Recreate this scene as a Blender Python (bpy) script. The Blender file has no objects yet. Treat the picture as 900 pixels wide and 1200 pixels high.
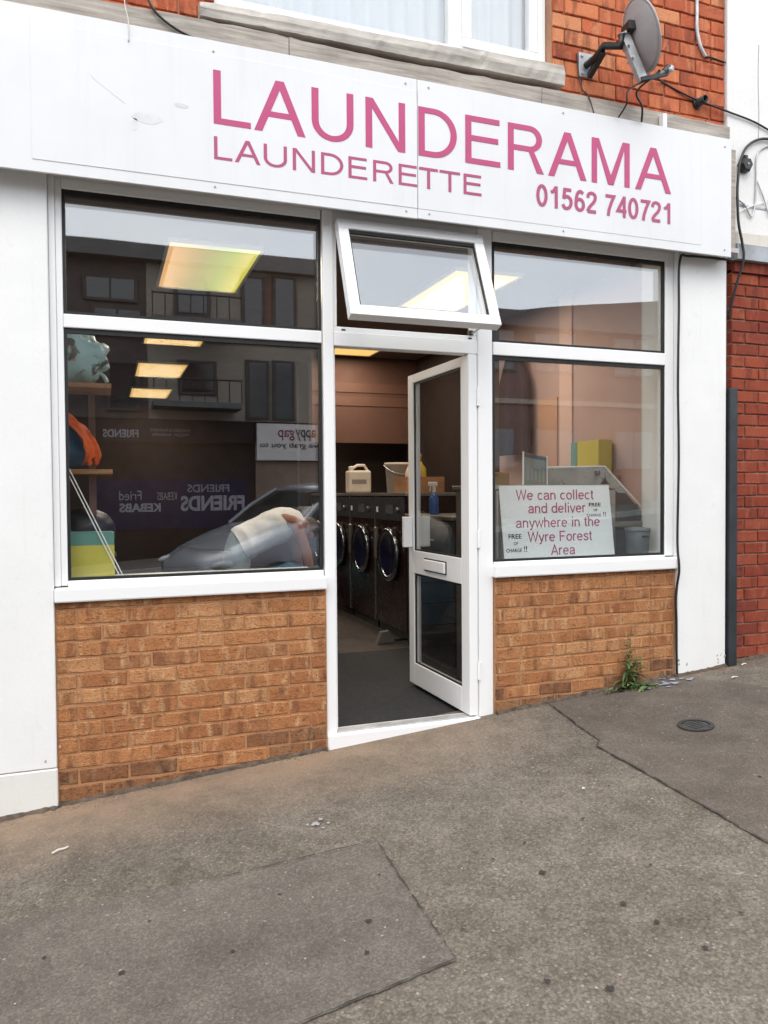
import bpy, bmesh, math, random
from mathutils import Vector, Matrix, noise as mnoise
R = math.radians
random.seed(7)
S = bpy.context.scene
C = S.collection

# ------------------------------------------------------------------ camera
yaw, pitch, roll = R(19.994), R(-1.427), R(-0.428)
fw = Vector((math.sin(yaw)*math.cos(pitch), math.cos(yaw)*math.cos(pitch), math.sin(pitch)))
rt = Vector((math.cos(yaw), -math.sin(yaw), 0)); up = rt.cross(fw)
r2 = rt*math.cos(roll)+up*math.sin(roll); u2 = up*math.cos(roll)-rt*math.sin(roll)
cd = bpy.data.cameras.new('camera'); cam = bpy.data.objects.new('camera', cd); C.objects.link(cam)
mw = Matrix.Identity(4)
for i in range(3):
    mw[i][0], mw[i][1], mw[i][2] = r2[i], u2[i], -fw[i]
mw[0][3], mw[1][3], mw[2][3] = 0, -3.9, 1.30
cam.matrix_world = mw
cd.sensor_fit = 'VERTICAL'; cd.sensor_height = 32; cd.sensor_width = 24; cd.lens = 32*901/1200
cd.clip_start = .05; cd.clip_end = 1500
S.camera = cam

# ------------------------------------------------------------------ sky, sun, exposure
SUN_EL, SUN_AZ = R(52), R(198)
W = bpy.data.worlds.new('World'); S.world = W; W.use_nodes = True
wn, wl = W.node_tree.nodes, W.node_tree.links
wn.clear()
wo = wn.new('ShaderNodeOutputWorld'); bg = wn.new('ShaderNodeBackground'); bg.inputs[1].default_value = .15
sky = wn.new('ShaderNodeTexSky'); sky.sky_type = 'NISHITA'; sky.sun_disc = False
sky.sun_elevation = SUN_EL; sky.sun_rotation = SUN_AZ; sky.dust_density = 2.0
tc = wn.new('ShaderNodeTexCoord'); mp = wn.new('ShaderNodeMapping'); mp.inputs['Scale'].default_value = (1, 1, 2.6)
nz = wn.new('ShaderNodeTexNoise'); nz.inputs['Scale'].default_value = 2.2; nz.inputs['Detail'].default_value = 6
nz.inputs['Roughness'].default_value = .55
rp = wn.new('ShaderNodeValToRGB'); rp.color_ramp.elements[0].position = .32; rp.color_ramp.elements[1].position = .7
rp.color_ramp.elements[0].color = (.80, .86, .95, 1); rp.color_ramp.elements[1].color = (.98, .99, 1, 1)
sc = wn.new('ShaderNodeVectorMath'); sc.operation = 'SCALE'; sc.inputs['Scale'].default_value = 11.5
mx = wn.new('ShaderNodeMix'); mx.data_type = 'RGBA'; mx.inputs[0].default_value = .86
wl.new(tc.outputs['Generated'], mp.inputs[0]); wl.new(mp.outputs[0], nz.inputs['Vector']); wl.new(nz.outputs[0], rp.inputs[0])
wl.new(rp.outputs[0], sc.inputs[0]); wl.new(sky.outputs[0], mx.inputs[6]); wl.new(sc.outputs[0], mx.inputs[7])
wl.new(mx.outputs[2], bg.inputs[0]); wl.new(bg.outputs[0], wo.inputs[0])
sd = bpy.data.lights.new('sun', 'SUN'); sd.energy = .8; sd.angle = R(35); sd.color = (1, .92, .80)
sun = bpy.data.objects.new('sun', sd); C.objects.link(sun)
sdir = Vector((math.sin(SUN_AZ)*math.cos(SUN_EL), math.cos(SUN_AZ)*math.cos(SUN_EL), math.sin(SUN_EL)))
sun.rotation_euler = sdir.to_track_quat('Z', 'Y').to_euler(); sun.location = (0, -8, 12)
vs = S.view_settings
vs.view_transform = 'Standard'; vs.look = 'None'; vs.gamma = 1; vs.exposure = .66; vs.use_curve_mapping = False
S.cycles.max_bounces = 10; S.cycles.transparent_max_bounces = 24; S.cycles.glossy_bounces = 5
S.cycles.use_denoising = True

# ------------------------------------------------------------------ materials
MATS = {}
def base(name):
    m = bpy.data.materials.new(name); m.use_nodes = True
    nt = m.node_tree; b = nt.nodes['Principled BSDF']; MATS[name] = m
    return m, nt.nodes, nt.links, b
def ramp(n, l, src, stops):
    r = n.new('ShaderNodeValToRGB'); e = r.color_ramp.elements
    while len(e) < len(stops): e.new(.5)
    for k, (p, c) in enumerate(stops): e[k].position = p; e[k].color = (*c, 1) if len(c) == 3 else c
    l.new(src, r.inputs[0]); return r.outputs[0]
def noise(n, l, vec, scale, detail=4, rough=.55, dist=0):
    x = n.new('ShaderNodeTexNoise'); x.inputs['Scale'].default_value = scale; x.inputs['Detail'].default_value = detail
    x.inputs['Roughness'].default_value = rough; x.inputs['Distortion'].default_value = dist
    if vec is not None: l.new(vec, x.inputs['Vector'])
    return x.outputs[0]
def mix(n, l, fac, a, b, mode='MIX'):
    x = n.new('ShaderNodeMix'); x.data_type = 'RGBA'; x.blend_type = mode
    for i, v in ((0, fac), (6, a), (7, b)):
        if isinstance(v, (int, float)): x.inputs[i].default_value = v
        elif isinstance(v, tuple): x.inputs[i].default_value = (*v, 1)
        else: l.new(v, x.inputs[i])
    return x.outputs[2]
def math_(n, l, op, a, b=None, clamp=False):
    x = n.new('ShaderNodeMath'); x.operation = op; x.use_clamp = clamp
    for i, v in ((0, a), (1, b)):
        if v is None: continue
        if isinstance(v, (int, float)): x.inputs[i].default_value = v
        else: l.new(v, x.inputs[i])
    return x.outputs[0]
def bump(n, l, b, h, strength, dist=.01):
    x = n.new('ShaderNodeBump'); x.inputs['Strength'].default_value = strength; x.inputs['Distance'].default_value = dist
    l.new(h, x.inputs['Height']); l.new(x.outputs[0], b.inputs['Normal'])
def objco(n, l, rnd=False):
    t = n.new('ShaderNodeTexCoord'); v = t.outputs['Object']
    if rnd:
        o = n.new('ShaderNodeObjectInfo'); s = n.new('ShaderNodeVectorMath'); s.operation = 'MULTIPLY'
        c = n.new('ShaderNodeCombineXYZ')
        for i in range(3): l.new(o.outputs['Random'], c.inputs[i])
        l.new(c.outputs[0], s.inputs[0]); s.inputs[1].default_value = (53, 31, 77)
        a = n.new('ShaderNodeVectorMath'); a.operation = 'ADD'; l.new(v, a.inputs[0]); l.new(s.outputs[0], a.inputs[1])
        return a.outputs[0], o.outputs['Random']
    return v
def M(name, col, rough=.5, var=.12, scale=6, bmp=0, bscale=60, metal=0, spec=.5, rvar=.1):
    if name in MATS: return MATS[name]
    m, n, l, b = base(name); v = objco(n, l)
    f = noise(n, l, v, scale, 5)
    lo = tuple(max(0, c*(1-var)) for c in col); hi = tuple(min(1, c*(1+var)) for c in col)
    l.new(ramp(n, l, f, [(.3, lo), (.7, hi)]), b.inputs['Base Color'])
    rr = ramp(n, l, noise(n, l, v, scale*3, 3), [(.3, (max(.02, rough-rvar),)*3), (.7, (min(1, rough+rvar),)*3)])
    l.new(rr, b.inputs['Roughness'])
    b.inputs['Metallic'].default_value = metal; b.inputs['Specular IOR Level'].default_value = spec
    if bmp: bump(n, l, b, noise(n, l, v, bscale, 6), bmp, .004)
    return m
def glassmat(name, f0=.085, tint=(.97, .985, .98), wav=.0, edge=.7):
    m, n, l, b = base(name); n.remove(b); out = n['Material Output']
    t = n.new('ShaderNodeBsdfTransparent'); t.inputs[0].default_value = (*tint, 1)
    g = n.new('ShaderNodeBsdfGlossy'); g.inputs['Roughness'].default_value = .0
    g.inputs[0].default_value = (.97, .985, 1, 1)
    lw = n.new('ShaderNodeLayerWeight'); lw.inputs[0].default_value = .5
    p = math_(n, l, 'POWER', lw.outputs['Facing'], 5); p = math_(n, l, 'MULTIPLY', p, edge); p = math_(n, l, 'ADD', p, f0, True)
    s = n.new('ShaderNodeMixShader'); l.new(p, s.inputs[0]); l.new(t.outputs[0], s.inputs[1]); l.new(g.outputs[0], s.inputs[2])
    if wav:
        v = objco(n, l); h = noise(n, l, v, 1.6, 1)
        bb = n.new('ShaderNodeBump'); bb.inputs['Strength'].default_value = wav; bb.inputs['Distance'].default_value = .02
        l.new(h, bb.inputs['Height']); l.new(bb.outputs[0], g.inputs['Normal'])
    l.new(s.outputs[0], out.inputs[0]); return m
def emitmat(name, col, strength):
    m, n, l, b = base(name); v = objco(n, l)
    f = noise(n, l, v, 1.3, 2)
    l.new(ramp(n, l, f, [(.3, tuple(c*.8 for c in col)), (.7, col)]), b.inputs['Emission Color'])
    b.inputs['Base Color'].default_value = (.7, .65, .5, 1); b.inputs['Emission Strength'].default_value = strength; return m
def brickmat(name, cols, dark, pale, crease=.5, tone=None):
    m, n, l, b = base(name); v, rnd = objco(n, l, True)
    c0 = ramp(n, l, rnd, [(i/(len(cols)-1), c) for i, c in enumerate(cols)])
    bd = n.new('ShaderNodeMapping'); bd.inputs['Scale'].default_value = (1.5, 1, .35); l.new(v, bd.inputs[0])
    n1 = noise(n, l, bd.outputs[0], 9, 3, .55, .4); n2 = noise(n, l, bd.outputs[0], 11, 4, .6, .8)
    st = n.new('ShaderNodeMapping'); st.inputs['Scale'].default_value = (1, 1, 3.2); st.inputs['Rotation'].default_value = (0, .35, 0); l.new(v, st.inputs[0])
    n3 = noise(n, l, st.outputs[0], 26, 3, .6, 2.2)
    cr = ramp(n, l, n3, [(.36, (0, 0, 0)), (.47, (1, 1, 1)), (.53, (1, 1, 1)), (.62, (.5, .5, .5))])
    c1 = mix(n, l, ramp(n, l, n1, [(.525, (0, 0, 0)), (.65, (.68, .68, .68))]), c0, dark)
    c2 = mix(n, l, ramp(n, l, n2, [(.53, (0, 0, 0)), (.66, (.62, .62, .62))]), c1, pale)
    c3 = mix(n, l, math_(n, l, 'MULTIPLY', math_(n, l, 'SUBTRACT', 1, cr), crease*.9), c2, tuple(x*.45 for x in dark))
    sp = noise(n, l, v, 160, 3, .7)
    c4 = mix(n, l, .3, c3, ramp(n, l, sp, [(.35, (.25, .25, .25)), (.65, (.85, .85, .85))]), 'OVERLAY')
    l.new(c4, b.inputs['Base Color']); b.inputs['Roughness'].default_value = .9; b.inputs['Specular IOR Level'].default_value = .2
    h = math_(n, l, 'ADD', math_(n, l, 'MULTIPLY', cr, crease), math_(n, l, 'MULTIPLY', sp, .5))
    bump(n, l, b, h, .55, .006); return m
def mortarmat(name, col):
    m, n, l, b = base(name); v = objco(n, l)
    f = noise(n, l, v, 5, 5); s = noise(n, l, v, 140, 4, .7)
    c = ramp(n, l, f, [(.3, tuple(x*.6 for x in col)), (.7, col)])
    c = mix(n, l, .4, c, ramp(n, l, s, [(.3, (.2, .2, .2)), (.7, (.8, .8, .8))]), 'OVERLAY')
    l.new(c, b.inputs['Base Color']); b.inputs['Roughness'].default_value = .95; bump(n, l, b, s, .6, .004); return m
def wallpaint(name, col, grime=(.35, .31, .25), lowz=None, amt=.5, bm=.25):
    m, n, l, b = base(name); v = objco(n, l)
    f = noise(n, l, v, 3, 6, .6); s = noise(n, l, v, 70, 5, .6); k = noise(n, l, v, 11, 6, .7)
    c = ramp(n, l, f, [(.25, tuple(x*.93 for x in col)), (.7, col)])
    g = ramp(n, l, k, [(.62, (0, 0, 0)), (.78, (.35*amt,)*3)])
    c = mix(n, l, g, c, grime)
    sm = n.new('ShaderNodeMapping'); sm.inputs['Scale'].default_value = (14, 14, .8); l.new(v, sm.inputs[0])
    dr_ = noise(n, l, sm.outputs[0], 1.5, 5, .6)
    c = mix(n, l, ramp(n, l, dr_, [(.58, (0, 0, 0)), (.8, (.16*amt+.05,)*3)]), c, grime)
    l.new(c, b.inputs['Base Color']); b.inputs['Roughness'].default_value = .7
    bump(n, l, b, math_(n, l, 'ADD', s, f), bm, .004); return m
def asphalt(name, dark, light, sand=0.0, seed=0, speck=.62):
    m, n, l, b = base(name); v0 = objco(n, l)
    mp_ = n.new('ShaderNodeMapping'); mp_.inputs['Location'].default_value = (seed, seed*2, 0); l.new(v0, mp_.inputs[0]); v = mp_.outputs[0]
    big = noise(n, l, v, 1.6, 7, .68); med = noise(n, l, v, 7, 5, .65); fine = noise(n, l, v, 130, 3, .7)
    vo = n.new('ShaderNodeTexVoronoi'); vo.inputs['Scale'].default_value = 105; l.new(v, vo.inputs['Vector'])
    stone = ramp(n, l, vo.outputs['Color'], [(.0, (.18, .18, .18)), (.55, (.48, .48, .48)), (.85, (.66, .65, .63)), (1, (1, 1, 1))])
    gap = ramp(n, l, vo.outputs['Distance'], [(.1, (1, 1, 1)), (.62, (.55, .55, .55))])
    c = ramp(n, l, math_(n, l, 'ADD', math_(n, l, 'MULTIPLY', big, .6), math_(n, l, 'MULTIPLY', med, .4)), [(.38, dark), (.60, light)])
    c = mix(n, l, speck, c, stone, 'OVERLAY'); c = mix(n, l, .5, c, gap, 'MULTIPLY')
    c = mix(n, l, .35, c, ramp(n, l, fine, [(.35, (.2, .2, .2)), (.65, (.85, .85, .85))]), 'OVERLAY')
    v2 = n.new('ShaderNodeTexVoronoi'); v2.inputs['Scale'].default_value = 38; l.new(v, v2.inputs['Vector'])
    pk = math_(n, l, 'MULTIPLY', ramp(n, l, v2.outputs['Color'], [(.80, (0, 0, 0)), (.86, (1, 1, 1))]), ramp(n, l, v2.outputs['Distance'], [(.14, (1, 1, 1)), (.22, (0, 0, 0))]))
    c = mix(n, l, math_(n, l, 'MULTIPLY', pk, .55), c, (.42, .39, .35))
    pd = math_(n, l, 'MULTIPLY', ramp(n, l, v2.outputs['Color'], [(.10, (1, 1, 1)), (.16, (0, 0, 0))]), ramp(n, l, v2.outputs['Distance'], [(.12, (1, 1, 1)), (.2, (0, 0, 0))]))
    c = mix(n, l, math_(n, l, 'MULTIPLY', pd, .5), c, (.04, .036, .032))
    if sand:
        sp = n.new('ShaderNodeSeparateXYZ'); l.new(v0, sp.inputs[0])
        d = n.new('ShaderNodeMapRange'); d.inputs[1].default_value = -.75; d.inputs[2].default_value = -.02; l.new(sp.outputs[1], d.inputs[0])
        e = n.new('ShaderNodeMapRange'); e.inputs[1].default_value = 2.4; e.inputs[2].default_value = 1.0; l.new(sp.outputs[0], e.inputs[0])
        w = math_(n, l, 'MULTIPLY', d.outputs[0], math_(n, l, 'ADD', math_(n, l, 'MULTIPLY', med, .9), math_(n, l, 'SUBTRACT', math_(n, l, 'MULTIPLY', big, 1.6), .55)))
        w = math_(n, l, 'MULTIPLY', math_(n, l, 'MULTIPLY', w, e.outputs[0]), sand, True)
        c = mix(n, l, w, c, (.30, .205, .135))
    l.new(c, b.inputs['Base Color']); b.inputs['Roughness'].default_value = .88; b.inputs['Specular IOR Level'].default_value = .25
    h = math_(n, l, 'ADD', math_(n, l, 'MULTIPLY', vo.outputs['Distance'], -1), math_(n, l, 'ADD', fine, math_(n, l, 'MULTIPLY', med, 1.5)))
    bump(n, l, b, h, .45, .004); return m
def woodmat(name, a, c_, scale=(2, 30, 30), rough=.75, bm=.4):
    m, n, l, b = base(name); v = objco(n, l)
    mp_ = n.new('ShaderNodeMapping'); mp_.inputs['Scale'].default_value = scale; l.new(v, mp_.inputs[0])
    g = noise(n, l, mp_.outputs[0], 1.5, 7, .65, .5); k = noise(n, l, v, 4, 5)
    c = mix(n, l, ramp(n, l, k, [(.4, (0, 0, 0)), (.75, (.45,)*3)]), ramp(n, l, g, [(.3, a), (.68, c_)]), tuple(x*.4 for x in a))
    l.new(c, b.inputs['Base Color']); b.inputs['Roughness'].default_value = rough
    bump(n, l, b, g, bm, .006); return m
def signmat():
    m, n, l, b = base('sign_white'); v = objco(n, l)
    f = noise(n, l, v, 2.2, 5, .6); st = n.new('ShaderNodeMapping'); st.inputs['Scale'].default_value = (9, 1, .5); l.new(v, st.inputs[0])
    d = noise(n, l, st.outputs[0], 2, 5, .6)
    c = ramp(n, l, f, [(.2, (.67, .67, .675)), (.6, (.72, .72, .725))])
    c = mix(n, l, ramp(n, l, d, [(.55, (0, 0, 0)), (.8, (.2,)*3)]), c, (.5, .5, .5))
    l.new(c, b.inputs['Base Color']); b.inputs['Roughness'].default_value = .38; b.inputs['Coat Weight'].default_value = .1
    return m
PVC = M('white_pvc', (.84, .84, .84), .32, .012, 2, rvar=.02)
PIER = wallpaint('pier_paint', (.82, .82, .81), amt=.5)
PLINTH = wallpaint('plinth_paint', (.74, .73, .70), amt=1.2)
SIGNW = signmat()
PINK = M('pink_vinyl', (.46, .045, .165), .35, .05, 4)
PINK2 = M('pink_vinyl_thin', (.40, .06, .16), .4, .05, 4)
BCOL = [(.43, .185, .076), (.50, .225, .095), (.37, .15, .063), (.47, .20, .082), (.55, .28, .13), (.33, .135, .06)]
BRK = brickmat('rustic_brick', BCOL, (.20, .082, .04), (.66, .41, .215), .75)
BRK_D = brickmat('dirty_rustic_brick', [tuple(c*.62+.01 for c in q) for q in BCOL], (.075, .042, .03), (.34, .22, .13), .75)
UPB = brickmat('old_red_brick', [(.52, .14, .062), (.46, .11, .05), (.58, .19, .085), (.36, .085, .042), (.52, .135, .06), (.58, .25, .12)], (.2, .06, .035), (.60, .25, .13), .15)
NRB = brickmat('dark_red_brick', [(.27, .055, .03), (.23, .046, .026), (.33, .078, .04), (.19, .042, .028), (.28, .058, .031)], (.14, .035, .025), (.36, .11, .065), .22)
MORT = mortarmat('buff_mortar', (.47, .24, .115)); MORT_UP = mortarmat('sandy_mortar', (.48, .25, .15)); MORT_N = mortarmat('pale_red_mortar', (.42, .27, .20))
TIMB = woodmat('weathered_timber', (.26, .225, .19), (.54, .49, .43))
SILLM = woodmat('flaking_sill', (.33, .30, .26), (.66, .62, .56), (1.2, 14, 14))
BLK = M('black_plastic', (.012, .012, .012), .45, .2, 8)
RUB = M('black_gasket', (.008, .008, .008), .6, .2, 8)
GLASS = glassmat('window_glass', .155, wav=.03); DGLASS = glassmat('door_glass', .05, (.78, .78, .77)); UGL = glassmat('upstairs_glass', .14, wav=.02)
STEEL = M('brushed_steel', (.42, .42, .41), .38, .1, 12, metal=.9)
CHROME = M('chrome', (.22, .24, .27), .2, .05, 10, metal=1)
GALV = M('galvanised_metal', (.45, .46, .47), .5, .2, 14, metal=.6)
LEAD = M('lead_sheet', (.30, .32, .34), .6, .25, 7, bmp=.3, bscale=20)
DRKG = M('dark_grey_paint', (.022, .026, .032), .5, .3, 9)

# ------------------------------------------------------------------ mesh helpers
def link(name, bm, m, parent=None, smooth=False, loc=None):
    me = bpy.data.meshes.new(name); bmesh.ops.recalc_face_normals(bm, faces=bm.faces); bm.to_mesh(me); bm.free()
    if smooth:
        for p in me.polygons: p.use_smooth = True
    return linkme(name, me, m, parent, loc)
def linkme(name, me, m, parent=None, loc=None):
    if m is not None and not me.materials: me.materials.append(m)
    o = bpy.data.objects.new(name, me); C.objects.link(o)
    if parent is not None:
        o.parent = parent
        if loc is not None: o.location = loc
    elif loc is not None: o.location = loc
    return o
def tag(o, label=None, cat=None, group=None, kind=None):
    if label: o['label'] = label
    if cat: o['category'] = cat
    if group: o['group'] = group
    if kind: o['kind'] = kind
    return o
def thing(name, label, cat, loc=(0, 0, 0), rz=0, group=None):
    o = bpy.data.objects.new(name, None); C.objects.link(o); o.location = loc; o.rotation_euler = (0, 0, rz)
    o.empty_display_size = .1
    return tag(o, label, cat, group)
def box(bm, x0, x1, y0, y1, z0, z1, bev=0, seg=1):
    vs_ = [bm.verts.new(p) for p in ((x0, y0, z0), (x1, y0, z0), (x1, y1, z0), (x0, y1, z0), (x0, y0, z1), (x1, y0, z1), (x1, y1, z1), (x0, y1, z1))]
    fs = [bm.faces.new([vs_[i] for i in q]) for q in ((0, 3, 2, 1), (4, 5, 6, 7), (0, 1, 5, 4), (1, 2, 6, 5), (2, 3, 7, 6), (3, 0, 4, 7))]
    if bev:
        es = list({e for f in fs for e in f.edges})
        bmesh.ops.bevel(bm, geom=es, offset=bev, segments=seg, affect='EDGES', profile=.5)
    return bm
def B(*a, **k): return box(bmesh.new(), *a, **k)
def part(name, m, parent, *dims, bev=0, seg=1, loc=None):
    return link(name, B(*dims, bev=bev, seg=seg), m, parent, loc=loc)
def tube(bm, pts, r, n=8, caps=True):
    pts = [Vector(p) for p in pts]; rings = []
    rr = r if isinstance(r, (list, tuple)) else [r]*len(pts)
    prev = None
    for i, p in enumerate(pts):
        t = ((pts[min(i+1, len(pts)-1)]-pts[max(i-1, 0)])).normalized()
        a = prev - t*prev.dot(t) if prev is not None else (Vector((0, 0, 1)) if abs(t.z) < .9 else Vector((1, 0, 0))).cross(t)
        a.normalize(); prev = a; b_ = t.cross(a)
        rings.append([bm.verts.new(p+(a*math.cos(2*math.pi*k/n)+b_*math.sin(2*math.pi*k/n))*rr[i]) for k in range(n)])
    for i in range(len(rings)-1):
        for k in range(n):
            bm.faces.new((rings[i][k], rings[i][(k+1) % n], rings[i+1][(k+1) % n], rings[i+1][k]))
    if caps: bm.faces.new(rings[0][::-1]); bm.faces.new(rings[-1])
    return bm
def T(pts, r, n=8): return tube(bmesh.new(), pts, r, n)
def spline(pts, k=6):
    pts = [Vector(p) for p in pts]; out = []
    P = [pts[0]]+pts+[pts[-1]]
    for i in range(1, len(P)-2):
        a, b_, c, d = P[i-1], P[i], P[i+1], P[i+2]
        for j in range(k):
            t = j/k
            out.append(.5*((2*b_)+(c-a)*t+(2*a-5*b_+4*c-d)*t*t+(3*b_-a-3*c+d)*t**3))
    out.append(pts[-1]); return out
def lathe(bm, prof, n=20, o=(0, 0, 0), axis='z', caps=True):
    rings = []; o = Vector(o)
    for r, h in prof:
        ring = []
        for k in range(n):
            a = 2*math.pi*k/n; c, s = math.cos(a)*r, math.sin(a)*r
            v = Vector((c, s, h)) if axis == 'z' else (Vector((h, c, s)) if axis == 'x' else Vector((c, h, s)))
            ring.append(bm.verts.new(o+v))
        rings.append(ring)
    for i in range(len(rings)-1):
        for k in range(n): bm.faces.new((rings[i][k], rings[i][(k+1) % n], rings[i+1][(k+1) % n], rings[i+1][k]))
    if caps: bm.faces.new(rings[0][::-1]); bm.faces.new(rings[-1])
    return bm
def prism(bm, poly, d, fn):      # poly of (a,b); fn(a,b,t) -> xyz ; t 0..d
    a = [bm.verts.new(fn(p[0], p[1], 0)) for p in poly]; b_ = [bm.verts.new(fn(p[0], p[1], d)) for p in poly]
    bm.faces.new(a); bm.faces.new(b_[::-1]); n = len(poly)
    for i in range(n): bm.faces.new((a[i], b_[i], b_[(i+1) % n], a[(i+1) % n]))
    return bm
def gz(x): return -.14+.083*max(-45, min(45, x))

# ------------------------------------------------------------------ lettering
def curve_mesh(loops, depth):
    cu = bpy.data.curves.new('lettering', 'CURVE'); cu.dimensions = '2D'; cu.fill_mode = 'BOTH'; cu.extrude = depth/2
    for lp in loops:
        s = cu.splines.new('POLY'); s.points.add(len(lp)-1); s.use_cyclic_u = True
        for p, q in zip(s.points, lp): p.co = (q[0], q[1], 0, 1)
    o = bpy.data.objects.new('lettering', cu); me = bpy.data.meshes.new_from_object(o)
    bpy.data.objects.remove(o); bpy.data.curves.remove(cu); return me
def arc(cx, cy, rx, ry, a0, a1, n=18): return [(cx+rx*math.cos(R(a0+(a1-a0)*i/n)), cy+ry*math.sin(R(a0+(a1-a0)*i/n))) for i in range(n+1)]
def glyph(ch, w, h, t, b):       # t stem, b bar thickness
    if ch == 'L': return [[(0, 0), (w, 0), (w, b), (t, b), (t, h), (0, h)]]
    if ch == 'T': return [[(w/2-t/2, 0), (w/2+t/2, 0), (w/2+t/2, h-b), (w, h-b), (w, h), (0, h), (0, h-b), (w/2-t/2, h-b)]]
    if ch == 'E': return [[(0, 0), (w, 0), (w, b), (t, b), (t, h*.48), (w*.94, h*.48), (w*.94, h*.48+b), (t, h*.48+b), (t, h-b), (w*.98, h-b), (w*.98, h), (0, h)]]
    if ch == 'A':
        aw = 1.15*t; tx = t*1.1; sl = w/2-aw/2; xi = lambda z: tx+sl*z/h; z1 = .29*h; z2 = z1+b*.95
        zs = min(h*.985, (w/2-tx)/sl*h)
        return [[(0, 0), (sl, h), (w-sl, h), (w, 0), (w-tx, 0), (w-xi(z1), z1), (xi(z1), z1), (tx, 0)], [(xi(z2), z2), (w-xi(z2), z2), (w/2, zs)]]
    if ch == 'U':
        r = .38*h
        return [[(0, h)]+arc(w/2, r, w/2, r, 180, 360)+[(w, h), (w-t, h)]+arc(w/2, r, w/2-t, r-b, 360, 180)+[(t, h)]]
    if ch == 'N':
        tn = 1.12*t; q = h*t/(w-tn)
        return [[(0, 0), (0, h), (tn, h), (w-t, q), (w-t, h), (w, h), (w, 0), (w-tn, 0), (t, h-q), (t, 0)]]
    if ch == 'D':
        c = w*.40
        return [[(0, 0), (0, h)]+arc(c, h/2, w-c, h/2, 90, -90), [(t, b), (t, h-b)]+arc(c, h/2, w-c-t, h/2-b, 90, -90)]
    if ch == 'R':
        c = w*.60; bh = .56*h; cy = h-bh/2; rx = w*.95-c
        return [[(0, 0), (0, h)]+arc(c, cy, rx, bh/2, 90, -70)+[(w*1.0, 0), (w-1.2*t, 0), (w*.58, h-bh), (t, h-bh), (t, 0)],
                [(t, h-bh+b), (t, h-b)]+arc(c, cy, rx-t, bh/2-b, 90, -90)]
    if ch == 'M':
        k = 1.35*t
        return [[(0, 0), (0, h), (k, h), (w/2, .21*h), (w-k, h), (w, h), (w, 0), (w-t, 0), (w-t, .84*h), (w/2+.52*t, 0), (w/2-.52*t, 0), (t, .84*h), (t, 0)]]
def text_mesh(body, width=None, height=None, depth=.0012, bold=0.0, shear=0):
    cu = bpy.data.curves.new('lettering', 'FONT'); cu.body = body; cu.extrude = depth/2; cu.offset = bold; cu.shear = shear; cu.resolution_u = 4
    o = bpy.data.objects.new('lettering', cu); me = bpy.data.meshes.new_from_object(o)
    bpy.data.objects.remove(o); bpy.data.curves.remove(cu)
    xs = [v.co.x for v in me.vertices]; ys = [v.co.y for v in me.vertices]
    sx = width/(max(xs)-min(xs)) if width else None; sy = height/(max(ys)-min(ys)) if height else sx
    if sx is None: sx = sy
    x0, y0 = min(xs), min(ys)
    for v in me.vertices: v.co.x = (v.co.x-x0)*sx; v.co.y = (v.co.y-y0)*sy
    return me
def sp2(p, k=6): return [(v.x, v.y) for v in spline([(x, y, 0) for x, y in p], k)]
SF = {}
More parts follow.
